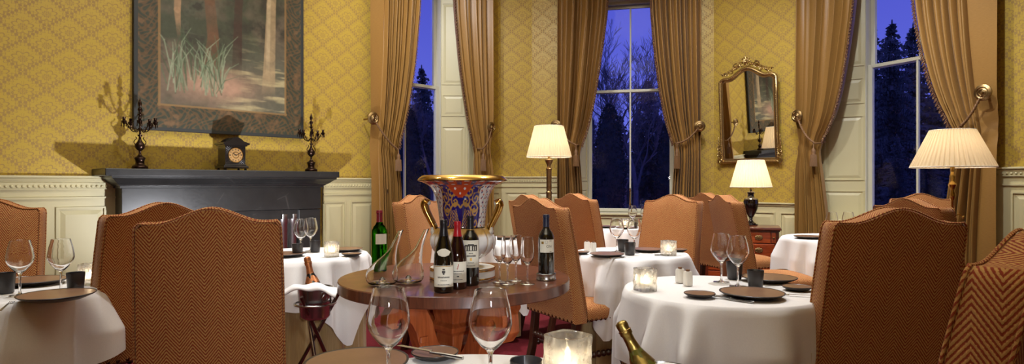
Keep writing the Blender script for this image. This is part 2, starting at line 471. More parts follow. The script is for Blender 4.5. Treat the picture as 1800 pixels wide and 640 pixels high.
def wainscot(w, parent, x0, x1, zt, panels, zline=None, zbead=None, name='wainscot', ptop=None, cap=.06):
    o = parent.matrix_world
    mb = MB(); mb.box(x0, x1, -.03, .002, 0, zt-.035)
    for a, b in panels: mould_panel(mb, a, b, .26, ptop, -.03)
    if zline: mb.box(x0, x1, -.045, -.028, zline-.008, zline+.008)
    obj(name, mb, M['cream'], parent)
    mc = MB(); mc.box(x0, x1, -cap, .002, zt-.02, zt); mc.box(x0, x1, -cap*.72, .002, zt-.045, zt-.019)
    obj('dado_cap', mc, M['cream'], parent, bevel=.006)
    if zbead:
        mr = MB(); mr.box(x0, x1, -.040, -.028, zbead-.022, zbead+.022); n = int((x1-x0)/.037)
        for i in range(n): mr.sphere((x0+.02+i*.037, -.042, zbead-.008), .0115, 6, 4)
        mr.box(x0, x1, -.047, -.028, zbead-.034, zbead-.024)
        obj('beaded_moulding', mr, M['cream'], parent, smooth=60)
    ms = MB(); ms.box(x0, x1, -.045, -.002, 0, .17); ms.box(x0, x1, -.052, -.002, .0, .02)
    obj('skirting', ms, M['cream'], parent, bevel=.006)

XR = 4.2
ya = -.03
W1.mantel0 = W1.at(200, 0); W1.mantel1 = W1.at(571, -.03)
def pans(w, lst): return [(w.at(a, -.03), w.at(b, -.03)) for a, b in lst]
xl = W1.at(98, -.03)
pl = [(xl, W1.at(186, -.03))]
wid = pl[0][1]-pl[0][0]
q = W1.at(82, -.03)
while q > -9: pl.append((q-wid*1.0, q)); q -= wid+.09
wainscot(W1, wl, -9.2, W1.mantel0+.02, 1.268, pl, 1.079, 1.186, ptop=1.0)
p2 = pans(W1, [(569, 607)]); q = W1.at(616, -.03)
wainscot(W1, wl, W1.mantel1-.02, O1[2]-.02, 1.268, [p2[0], (q, O1[2]-.1)], 1.079, 1.186, ptop=1.0)
wainscot(W1, wl, O1[3]+.1, L1-.0, 1.30, [(O1[3]+.16, L1-.06)], 1.158, 1.25, ptop=1.08)
wainscot(W2, wb, 0.0, L2, 1.305, [(.07, L2-.07)], 1.158, 1.255, ptop=1.08)
wainscot(W3, wc, 0.0, O2[2]-.02, 1.305, [(.09, O2[2]-.12)], 1.158, 1.255, ptop=1.08)
zl = W4.z(1340, 355.8, -.03)
wainscot(W3, wc, O2[3]+.02, L3, zl, [(O2[3]+.1, L3-.08)], ptop=zl-.12)
wainscot(W4, wd, 0.0, L4, zl, pans(W4, [(1262, 1303), (1312, 1363), (1372, 1412)]), ptop=zl-.12)
z5 = W5.z(1760, 294, -.03)
wainscot(W5, wr, O3[3]+.05, L5, z5, [(O3[3]+.25+i*.75, O3[3]+.90+i*.75) for i in range(9)], W5.z(1775, 324.7, -.03), W5.z(1775, 303.5, -.03), ptop=W5.z(1775, 337, -.03))

def window(w, idx, op, muntin_px_mid, zrail, ztop, side):
    ga, gb, ia, ib = op; mid = (ga+gb)/2; zs = .836
    nm = f'window_{idx}'
    root = bpy.data.objects.new(nm, None); COL.objects.link(root); root.location = (w.o[0], w.o[1], 0); root.rotation_euler = (0,0,w.a)
    root['kind'] = 'structure'
    y = YW
    f = MB()      # casing that fills the opening
    f.box(ia-.02, ga-.05, y-.035, y+.10, .60, ZT+.02); f.box(gb+.05, ib+.02, y-.035, y+.10, .60, ZT+.02)
    f.box(ga-.05, gb+.05, y-.035, y+.10, ztop+.05, ZT+.02); f.box(ga-.05, gb+.05, y-.03, y+.10, .60, zs-.06)
    f.box(ga-.062, ga-.05, y-.055, y-.03, zs-.06, ztop+.05); f.box(gb+.05, gb+.062, y-.055, y-.03, zs-.06, ztop+.05)
    obj('casing', f, M['white_frame'], root, bevel=.004)
    def sash(name, z0, z1, yo, top):
        s = MB(); b0 = .05 if not top else .045
        s.box(ga-.05, ga, yo, yo+.04, z0-b0, z1+.04); s.box(gb, gb+.05, yo, yo+.04, z0-b0, z1+.04)
        s.box(ga, gb, yo, yo+.04, z0-b0, z0); s.box(ga, gb, yo, yo+.04, z1, z1+.04)
        s.box(mid-.012, mid+.012, yo+.002, yo+.036, z0, z1)
        o = obj(name, s, M['white_frame'], root, bevel=.004)
        obj('pane', MB().box(ga, gb, yo+.018, yo+.022, z0, z1), M['pane'], o)
    sash('lower_sash', zs, zrail-.02, y-.02, False)
    sash('upper_sash', zrail+.02, ztop, y+.03, True)
    s = MB(); s.box(ia+.01, ib-.01, -.05, y+.02, zs-.085, zs-.055); s.box(ia+.02, ib-.02, -.02, .02, zs-.13, zs-.085)
    s.box(ia+.03, ib-.03, .0, .02, .58, zs-.12); s.box(ia+.02, ib-.02, -.015, .02, .575, .61)
    obj('sill', s, M['cream'], root, bevel=.006)
    obj('dark_panel', MB().box(ia, ib, .0, .02, .0, .575), M['mahog_dark'], root)  # dark wood box from the floor up to the apron
    for sgn, xi, xf in ((-1, ia, ga-.052), (1, ib, gb+.052)):
        dx = xf-xi; l = math.hypot(dx, y-.03)
        s = MB(); T = Matrix.Translation((xi, 0, 0)) @ Matrix.Rotation(math.atan2(y-.03, dx), 4, 'Z')
        # local x runs from room edge to frame; visible face must look into the opening
        yy = 0
        if sgn == -1: s.box(0, l, 0, .02, .60, ZT, T); fy = 0.0; flip = 1
        else:
            T = Matrix.Translation((xf, y-.03, 0)) @ Matrix.Rotation(math.atan2(-(y-.03), xi-xf), 4, 'Z')
            s.box(0, l, 0, .02, .60, ZT, T)
        for (z0, z1) in ((.70, 1.12), (1.24, 2.0), (2.14, 2.44), (2.58, 3.72)):
            mould_panel(s, .035, l-.035, z0, z1, 0, .03, .010, T)
        obj('shutter', s, M['cream'], root)
        a = MB()
        if sgn == -1: a.box(xi-.11, xi, -.03, .0, .0, ZT+.1); a.box(xi-.11, xi-.08, -.045, .0, .0, ZT+.13)
        else: a.box(xi, xi+.11, -.03, .0, .0, ZT+.1); a.box(xi+.08, xi+.11, -.045, .0, .0, ZT+.13)
        if not (idx == 1 and sgn == -1 or idx == 3 and sgn == 1): obj('architrave', a, M['cream'], root, bevel=.004)
    obj('head_lining', MB().box(ia-.02, ib+.02, .0, y+.02, ZT-.02, ZT+.03), M['cream'], root)
    return root
zr2 = W3.z(1105, 160, YW); zt2 = W3.z(1105, 14, YW)
window(W1, 1, O1, 0, W1.z(748, 152, YW), zt2, 1)
win2 = window(W3, 2, O2, 0, zr2, zt2, 0)
window(W5, 3, O3, 0, W5.z(1578, 109, YW), W5.z(1578, 109, YW)+1.2, -1)
# brass sash pole leaning in the middle of the centre window
mb = MB(); xm = (O2[0]+O2[1])/2; d = W3.w(xm, .22).y
zt, zb = Zh(330, d), Zh(374, d)
mb.lathe([(0,zb-.02),(.03,zb-.015),(.022,zb),(.012,zb+.03),(.012,zb+.10),(.02,zb+.12),(.012,zb+.14),(.009,zt-.06),(.016,zt-.04),(.009,zt-.03),(.014,zt-.015),(0,zt)], 12)
o = obj('window_catch', mb, M['brass'], smooth=50, loc=W3.w(xm, .24)); tag(o, 'tall turned brass fitting at the middle of the centre window sill', 'window catch')

# ------------------------------------------------------------------ chimneypiece
def solve_front(px_front, s_back):
    lo, hi = -.6, 0
    for _ in range(40):
        m = (lo+hi)/2
        if W1.at(px_front, m) > s_back: hi = m
        else: lo = m
    # at(px, yo) grows as yo gets more negative on this side
    return m
sL = W1.at(201, 0)
yf = -.24
# pick the frieze depth so that its front left corner falls at px 213.6
best = min((abs(W1.at(213.6, -k/100)-sL), -k/100) for k in range(5, 45)); yf = best[1]
xR = W1.at(564, yf); xL = sL
ys = -.427; sx0, sx1 = W1.at(185, ys), W1.at(597, ys)
zst = W1.z(185, 295.5, ys); zsb = W1.z(185, 309.0, ys)
zfr = W1.z(213.6, 331, yf); zfb = W1.z(213.6, 377.7, yf)
mt = thing('mantelpiece', 'wide black marble fireplace surround with deep shelf below the large picture', 'fireplace', (W1.o[0], W1.o[1], 0), W1.a)
m = MB(); m.box(sx0, sx1, ys, .0, zsb, zst)
obj('shelf', m, M['stone'], mt, bevel=.006)
# cornice: stepped profile swept round three sides
prof = [(0, zfr), (.018, zfr), (.018, zfr+.018), (.03, zfr+.022), (.034, zfr+.032), (.05, zfr+.04), (.062, zfr+.052), (.085, zsb-.03), (.105, zsb-.018), (.105, zsb)]
m = MB(); rows = []
for dd, z in prof:
    k = (abs(ys)-abs(yf))/.15*dd*1.0
    rows.append([(xL-k*.75, 0, z), (xL-k*.75, yf-k, z), (xR+k*.75, yf-k, z), (xR+k*.75, 0, z)])
m.grid(rows); m.box(xL, xR, yf, 0, zfr-.001, zsb)
obj('cornice', m, M['stone'], mt, smooth=30)
m = MB(); m.box(xL, xR, yf, 0, zfb, zfr); obj('frieze', m, M['stone'], mt, bevel=.004)
jw = W1.at(564, yf)-W1.at(527, yf)
for a, b in ((xL, xL+jw), (xR-jw, xR)):
    m = MB(); m.box(a, b, yf+.012, 0, 0, zfb-.004); m.box(a-.01, b+.01, yf-.01, 0, 0, .14)
    obj('jamb', m, M['stone'], mt, bevel=.004)
m = MB(); m.box(xL+jw, xR-jw, -.04, -.0, 0, zfb); obj('fireback', m, M['blackwood'], mt)
m = MB(); m.box(xL+jw, xR-jw, yf+.03, -.0, zfb-.10, zfb-.004)
obj('lintel', m, M['stone'], mt)
for pxa in (497, 515):
    c = W1.at(pxa, yf+.08); zt = zfb-.02
    m = MB(); m.lathe([(.075,.0),(.075,.03),(.06,.04),(.06,zt-.14),(.066,zt-.13),(.066,zt-.03),(.05,zt-.02),(.05,zt)], 24, Tm(c, yf+.09, 0))
    obj('steel_column', m, M['steel'], mt, smooth=40)
m = MB(); m.box(xL-.1, xR+.1, ys-.45, yf-.02, 0, .04); h = W1.put('hearth', m, M['stone'], bevel=.008); tag(h, 'black stone hearth slab under the fireplace', 'hearth')

# ------------------------------------------------------------------ picture above the mantel (plain woodland stand-in)
def vnoise(x, y, seed):
    r = np.random.RandomState(seed); g = r.rand(64, 64)
    xi = np.floor(x).astype(int); yi = np.floor(y).astype(int); fx = x-xi; fy = y-yi
    fx = fx*fx*(3-2*fx); fy = fy*fy*(3-2*fy)
    a = g[yi%64, xi%64]; b = g[yi%64, (xi+1)%64]; c = g[(yi+1)%64, xi%64]; d = g[(yi+1)%64, (xi+1)%64]
    return (a*(1-fx)+b*fx)*(1-fy)+(c*(1-fx)+d*fx)*fy
def fbm(x, y, seed, o=4):
    t = 0; k = 1; s = 0
    for i in range(o): t = t+vnoise(x*2**i+7.3*i, y*2**i+3.1*i, seed+i)*k; s += k; k *= .55
    return t/s
yp = -.05
px0, px1 = W1.at(236, yp), W1.at(533, yp)
pz0 = (W1.z(236, 226, yp)+W1.z(533, 243, yp))/2; PWD = px1-px0; PH = 2.1
pic = thing('painting', 'large unframed woodland pool tapestry picture with a leafy border above the fireplace', 'painting', tuple(W1.w(px0, yp, pz0)), W1.a)
nx, nz_ = 300, 340
gx, gz = np.meshgrid(np.linspace(0, 1, nx), np.linspace(0, 1, nz_))      # gz 0 = bottom
BX = .125; BZ = .115
mx = gx*PWD; mz = gz*PH
def C3(c): return np.array(lin(c)[:3])
def blend(a, b, f): f = np.clip(f, 0, 1)[..., None]; return a*(1-f)+b*f
n1 = fbm(mx*3, mz*3, 1); n2 = fbm(mx*9, mz*9, 5); n3 = fbm(mx*30, mz*30, 9, 3)
img = np.ones(gx.shape+(3,))*C3((104, 92, 76))
img = blend(img, C3((70, 74, 56)), (n1-.42)*5)
img = blend(img, C3((120, 132, 104)), (n2-.56)*5*(gz > .45)*(gx < .4))
img = blend(img, C3((60, 56, 46)), (n2-.5)*4*(gz > .3))
water = np.clip((gx-.42-.25*(gz-.25))*5, 0, 1)*np.clip((.50-gz)*6, 0, 1)
img = blend(img, C3((98, 96, 80))*1.0, water)
img = blend(img, C3((190, 176, 132)), water*np.clip((fbm(mx*3, mz*22, 21)-.52)*5, 0, 1)*.8)
bank = np.exp(-((gx-.45)/.22)**2-((gz-.22)/.07)**2)
img = blend(img, C3((176, 140, 116)), bank*1.1*(.5+n2))
# pale leaning rocks and trunks in ochre and russet
def stroke(img, pts, wd, col, f=1.0):
    for k in range(len(pts)-1):
        (x0, z0), (x1, z1) = pts[k], pts[k+1]
        w0 = wd[k]; w1 = wd[k+1]
        dx, dz = (x1-x0)*PWD, (z1-z0)*PH; L = dx*dx+dz*dz+1e-9
        t = np.clip(((mx-x0*PWD)*dx+(mz-z0*PH)*dz)/L, 0, 1)
        d = np.hypot(mx-x0*PWD-t*dx, mz-z0*PH-t*dz); w = w0+(w1-w0)*t
        img = blend(img, C3(col)*1.0, np.clip((w-d)/.008+.5, 0, 1)*f*(np.clip((gz-pts[-1][1])/.10, 0, 1) if w0 > .011 else 1)*(.55+.8*n2 if w0 > .011 else 1))
    return img
img = stroke(img, [(.36,1.0),(.40,.62),(.42,.45),(.40,.24)], [.06,.05,.055,.08], (112, 80, 56), .7)
img = stroke(img, [(.60,1.0),(.57,.6),(.56,.28)], [.05,.04,.05], (70, 52, 42), .9)
img = stroke(img, [(.80,.98),(.78,.66),(.77,.40),(.76,.20)], [.045,.05,.06,.075], (176, 152, 116), .8)
img = stroke(img, [(.79,.95),(.765,.66),(.755,.30)], [.012,.02,.02], (200, 180, 144), .6)
img = stroke(img, [(.24,.95),(.22,.55),(.23,.42)], [.035,.03,.015], (176, 140, 104), .85)
rp = random.Random(3)
for i in range(70):
    bx_ = rp.uniform(.16, .48); bz_ = .17+rp.random()*.10; l = rp.uniform(.08, .24); a = rp.uniform(-.10, .10)
    img = stroke(img, [(bx_, bz_), (bx_+a*.5, bz_+l*.7), (bx_+a*1.3, bz_+l)], [.006, .005, .002], rp.choice([(128,142,112),(96,112,84),(150,160,130),(74,88,62)]), .75)
img *= (.82+.36*n3)[..., None]
bd = (gx < BX) | (gx > 1-BX) | (gz < BZ) | (gz > 1-BZ)
lf = np.abs(np.sin(mx*42+4*np.sin(mz*23+2*n1)))*np.abs(np.sin(mz*40+4*np.sin(mx*21)))
bc = blend(np.ones(gx.shape+(3,))*C3((94, 74, 48)), C3((58, 62, 48)), (lf-.25)*4)
bc = blend(bc, C3((112, 86, 58)), (fbm(mx*14, mz*14, 31)-.55)*6)
bc *= (.75+.5*n3)[..., None]
ed = np.minimum(np.minimum(gx, 1-gx)*PWD, np.minimum(gz, 1-gz)*PH)
bin_ = np.minimum(np.minimum(np.abs(gx-BX), np.abs(gx-1+BX))*PWD, np.minimum(np.abs(gz-BZ), np.abs(gz-1+BZ))*PH)
img = np.where(bd[..., None], bc, img)
img = blend(img, C3((150, 116, 70)), (bin_ < .012)*(gx > BX-.008)*(gx < 1-BX+.008)*(gz > BZ-.006)*.7)
img = np.where((ed < .03)[..., None], C3((52, 54, 52)), img)
mb = MB()
mb.v = [(float(a), 0.0, float(b)) for a, b in zip(mx.ravel(), mz.ravel())]
mb.f = [(r*nx+c, r*nx+c+1, (r+1)*nx+c+1, (r+1)*nx+c) for r in range(nz_-1) for c in range(nx-1)]
mb.c = np.concatenate([img.reshape(-1, 3), np.ones((nx*nz_, 1))], 1)
obj('canvas', mb, M['painting'], pic)
obj('stretcher', MB().box(-.004, PWD+.004, .001, .045, -.004, PH+.004), M['frame_dark'], pic)

# ------------------------------------------------------------------ mantel ornaments
def candelabrum():
    r = bpy.data.objects.new('candelabrum', None); COL.objects.link(r)
    b = MB(); b.lathe([(0,0),(.062,0),(.066,.012),(.06,.028),(.05,.034),(.038,.042),(.034,.06),(.04,.088),(.047,.094),(.044,.102),(.026,.112),(.012,.13),(.008,.145),(.012,.155),(.009,.16),(.022,.168),(.036,.185),(.041,.205),(.036,.222),(.022,.24),(.012,.262),(.009,.285),(.018,.296),(.02,.302),(.008,.306),(.008,.40),(.014,.405),(.014,.418),(.008,.425),(.008,.47),(.02,.478),(.022,.484),(.008,.49),(.012,.51),(.02,.528),(.012,.545),(.006,.55),(.014,.565),(.016,.585),(.01,.60),(0,.635)], 20)
    obj('stem', b, M['bronze'], r, smooth=50)
    for sg in (-1, 1):
        h = MB(); pts = [(sg*(.03+.02*math.sin(t*PI)+.012*t), 0, .205+.055*t+.0*t) for t in [i/8 for i in range(9)]]
        pts += [(sg*(.042-.012*math.sin(t)), 0, .262+.01*(1-math.cos(t))) for t in (1, 2, 3)]
        h.tube(pts, .004, 6); obj('handle', h, M['bronze'], r, smooth=60)
    for k in range(5):
        a = 2*PI*k/5+.3; hh = .36
        m = MB(); pts = []
        for i in range(22):
            t = i/21
            rr = .01+.115*t; z = hh+.05*math.sin(t*PI*1.3)*-.9+.04*t
            pts.append((rr, 0, z))
        m.tube(pts, .0042, 6, Tm(rz=a))
        sp = []
        for i in range(16):
            t = i/15*PI*2.6; q = .022*(1-t/(PI*3.2)); sp.append((.066+q*math.cos(t), 0, hh-.002+q*math.sin(t)))
        m.tube(sp, .003, 5, Tm(rz=a))
        ar = obj('arm', m, M['bronze'], r, smooth=60)
        c = MB(); c.lathe([(0,hh+.0),(.004,hh+.0),(.006,hh+.03),(.012,hh+.035),(.02,hh+.055),(.024,hh+.06),(.012,hh+.062),(.012,hh+.085),(.017,hh+.092),(.01,hh+.092),(0,hh+.08)], 12, Tm(.125*math.cos(a), .125*math.sin(a), 0))
        for j in range(3): c.tube([(.125*math.cos(a)+.02*math.cos(j*2.1), .125*math.sin(a)+.02*math.sin(j*2.1), hh+.056), (.125*math.cos(a)+.021*math.cos(j*2.1), .125*math.sin(a)+.021*math.sin(j*2.1), hh+.01)], [.002,.005], 5)
        obj('socket', c, M['bronze'], ar, smooth=50)
    return r
cand = Kind(candelabrum, 'candelabrum', 'pair of bronze candelabra on the mantel shelf')
y0c = -.25
p = W1.w(W1.at(246, y0c), y0c, zst); cand(p, W1.a+.35, 'dark bronze five-armed candelabrum at the left end of the mantel shelf')
p = W1.w(W1.at(547, y0c), y0c, zst); cand(p, W1.a+.2, 'dark bronze five-armed candelabrum at the right end of the mantel shelf')

yc = -.34
a0, a1 = W1.at(396, yc), W1.at(431.5, yc); cw = a1-a0; sc = W1.w(a0, yc).y/F
chh = (297-238)*sc
ck = thing('mantel_clock', 'black slate mantel clock with round gilt dial in the middle of the shelf', 'clock', tuple(W1.w((a0+a1)/2, yc+.09, zst)), W1.a)
hw = cw/2
m = MB(); m.box(-hw*1.22, hw*1.22, -.115, .10, .018, .045); m.box(-hw*1.08, hw*1.08, -.10, .09, .045, .06); obj('base', m, M['blackwood'], ck, bevel=.004)
m = MB(); m.box(-hw, hw, -.09, .08, .058, chh-.085); 
cz = (.058+chh-.085)/2
for i in range(40):
    an = 2*PI*i/40; R0 = hw*.78; R1 = min(hw*.96/max(abs(math.cos(an)), 1e-3), (cz-.066)/max(abs(math.sin(an)), 1e-3))
    if R1 > R0: m.tube([(R0*math.cos(an), -.091, cz+R0*math.sin(an)), (R1*math.cos(an), -.091, cz+R1*math.sin(an))], .0026, 5)
obj('case', m, M['blackwood'], ck, bevel=0)
m = MB(); m.box(-hw*1.12, hw*1.12, -.105, .09, chh-.087, chh-.075)
m.prism([(-hw*1.3, chh-.058),(-hw*1.3, chh-.07),(-hw*1.1, chh-.078),(hw*1.1, chh-.078),(hw*1.3, chh-.07),(hw*1.3, chh-.058),(hw*.7, chh-.04),(hw*.45, chh-.018),(hw*.2, chh-.006),(0, chh),(-hw*.2, chh-.006),(-hw*.45, chh-.018),(-hw*.7, chh-.04)], -.125, .10)
obj('pediment', m, M['blackwood'], ck)
for fx, fy in ((-hw, -.09), (hw, -.09), (-hw, .07), (hw, .07)):
    m = MB(); m.lathe([(0,0),(.010,0),(.013,.008),(.009,.019)], 12, Tm(fx, fy, 0)); obj('foot', m, M['blackwood'], ck, smooth=50)
R = hw*.74
d = MB(); TT = Matrix.Translation((0, -.09, cz)) @ Matrix.Rotation(PI/2, 4, 'X')
d.lathe([(0,0),(R*.98,0),(R*.98,.004),(R*.45,.005),(0,.005)], 40, TT); dial = obj('dial', d, plain('gilt_dial', (190,150,96), .35, .4), ck)
d = MB(); d.lathe([(R*.92,.0),(R*1.02,.0),(R*1.04,.008),(R*.99,.012),(R*.93,.008)], 40, TT, closed=True); d.lathe([(R*.38,.004),(R*.44,.004),(R*.44,.009),(R*.38,.009)], 30, TT, closed=True)
obj('bezel', d, M['brass'], dial, smooth=50)
d = MB()
for i in range(12):
    an = PI/2-2*PI*i/12; w = .0022 if i % 3 else .0034
    T2 = TT @ Matrix.Rotation(an, 4, 'Z'); d.box(R*.66, R*.84, -w, w, .005, .0065, T2)
    if i % 2: d.box(R*.66, R*.84, -w+.006, w+.004, .005, .0065, T2)
obj('numeral_marks', d, M['blackfoil'], dial)
d = MB()
for an, l, w in ((PI/2-5.3, R*.5, .003), (PI/2-1.15, R*.72, .0022)): d.box(-.01, l, -w, w, .008, .0095, TT @ Matrix.Rotation(an, 4, 'Z'))
obj('hand', d, M['blackfoil'], dial)

# ------------------------------------------------------------------ gilt mirror on the pier
ym = -.05
ml, mr_ = W4.at(1267, ym), W4.at(1372, ym); mw = (mr_-ml)/2; mc = (ml+mr_)/2
dm = W4.w(mc, ym).y; sc = dm/F
zb = Zh(287, dm); hs = (287-132)*sc; hp = (287-117)*sc; hc = (287-98)*sc
mir = thing('wall_mirror', 'tall gilt rococo mirror with carved crest hanging between two windows', 'mirror', tuple(W4.w(mc, ym, zb)), W4.a)
mir.rotation_euler = (math.radians(3.4), 0, W4.a)
def outl(off):
    w = mw-off; r = .07; pts = []
    pts += [(-w, off), (w, off)]
    for i in range(1, 6): pts.append((w, off+(hs-.06-off)*i/5))
    for i in range(1, 5): a = i/5*PI/2; pts.append((w-r+r*math.cos(a), hs-.06+.06*math.sin(a)-off))
    for i in range(0, 13):
        t = i/12; x = (w-r)*(1-t*1.0); k = .5-.5*math.cos(min(1, max(0, (t-.1)/.9))*PI)
        pts.append((x, hs-off+(hp-hs)*k - .012*math.sin(t*PI)*(1-t)))
    mirr = [(-x, z) for x, z in pts[2:-1]][::-1]
    return pts + mirr
po = outl(.028)
fm = MB()
pp = [(x, 0, z) for x, z in po]; pp = pp[:] + [pp[0]]
fm.tube(pp, .024, 10); 
pi_ = outl(.056); pq = [(x, -.006, z) for x, z in pi_] + [(pi_[0][0], -.006, pi_[0][1])]
fm.tube(pq, .010, 6)
obj('frame', fm, M['gilt'], mir, smooth=60)
bm_ = MB(); tot = 0
for k in range(len(pp)-1):
    a, b = Vector(pp[k]), Vector(pp[k+1]); L = (b-a).length; n = max(1, int(L/.024))
    for i in range(n): c = a.lerp(b, i/n); bm_.sphere((c.x, -.022, c.z), .008, 6, 4)
obj('beading', bm_, M['gilt'], mir, smooth=60)
g = MB(); q = outl(.05); g.prism(q, -.004, .0); obj('mirror_glass', g, M['mirror'], mir)
g = MB(); g.prism(outl(.02), .002, .014); obj('backboard', g, M['legwood'], mir)
def scroll(mb, cx, cz, r, a0, turns, sg, th, y=-.015):
    pts = []; n = int(16*turns)+6
    for i in range(n+1):
        t = i/n; a = a0+sg*turns*2*PI*t; q = r*(1-.82*t)
        pts.append((cx+q*math.cos(a), y-.012*math.sin(t*PI), cz+q*math.sin(a)))
    mb.tube(pts, [th*(1-.5*i/n) for i in range(n+1)], 6)
cr = MB(); rr = random.Random(5)
for sg in (-1, 1):
    scroll(cr, sg*.055, hp+.035, .055, PI/2, 1.3, sg, .010); scroll(cr, sg*.14, hp-.0, .05, PI*.6 if sg > 0 else PI*.4, 1.2, -sg, .009)
    scroll(cr, sg*.03, hp+.085, .03, -PI/2, 1.1, -sg, .007); scroll(cr, sg*.21, hp-.055, .035, PI/2, 1.1, sg, .008)
    for k in range(9):
        x = sg*(.06+k*.034); z = hs+(hp-hs)*(.5+.5*math.cos(min(1, abs(x)/(mw-.07))*PI))+.016
        cr.sphere((x, -.02, z+rr.uniform(-.01,.02)), .011, 7, 5, sc=(1.6, .8, .9))
        cr.tube([(x, -.01, z), (x+sg*.02, -.03, z+.03), (x+sg*.04, -.015, z+.02)], [.008,.007,.002], 5)
for sg in (-1, 1):
    for k in range(16):
        x = sg*rr.uniform(.0, .30); z = hs+(hp-hs)*(.5+.5*math.cos(min(1, abs(x)/(mw-.07))*PI))+.012+(.30-abs(x))*.20*rr.random(); a = rr.uniform(0, 6.28); l_ = rr.uniform(.02, .04)
        cr.tube([(x, -.008, z), (x+l_*.6*math.cos(a), -.03, z+l_*.6*abs(math.sin(a))+.008), (x+l_*1.2*math.cos(a+.6), -.012, z+l_*abs(math.sin(a+.6)))], [.006, .010, .003], 5)
for k in range(7):
    a = PI*(k+.5)/7; cr.tube([(0, -.01, hp+.02), (.035*math.cos(a), -.03, hp+.05+.03*math.sin(a)), (.06*math.cos(a), -.012, hp+.05+.075*math.sin(a))], [.006,.010,.003], 6)
cr.sphere((0, -.03, hp+.05), .02, 10, 7); cr.tube([(0,-.01,hp+.10),(-.01,-.02,hc-.02),(0,-.01,hc)], [.012,.010,.003], 6)
obj('crest', cr, M['gilt'], mir, smooth=60)
for sg in (-1, 1):
    s = MB(); scroll(s, sg*(mw-.01), .035, .045, -PI/2, 1.4, sg, .012); scroll(s, sg*(mw+.012), .13, .035, PI/2, 1.2, sg, .009); scroll(s, sg*(mw+.0), .21, .025, PI/2, 1.1, -sg, .008)
    for k in range(6): s.tube([(sg*mw, -.01, .08+k*.04), (sg*(mw+.035-k*.004), -.025, .10+k*.045), (sg*(mw+.01), -.01, .14+k*.045)], [.006,.009,.002], 6)
    obj('corner_scroll', s, M['gilt'], mir, smooth=60)
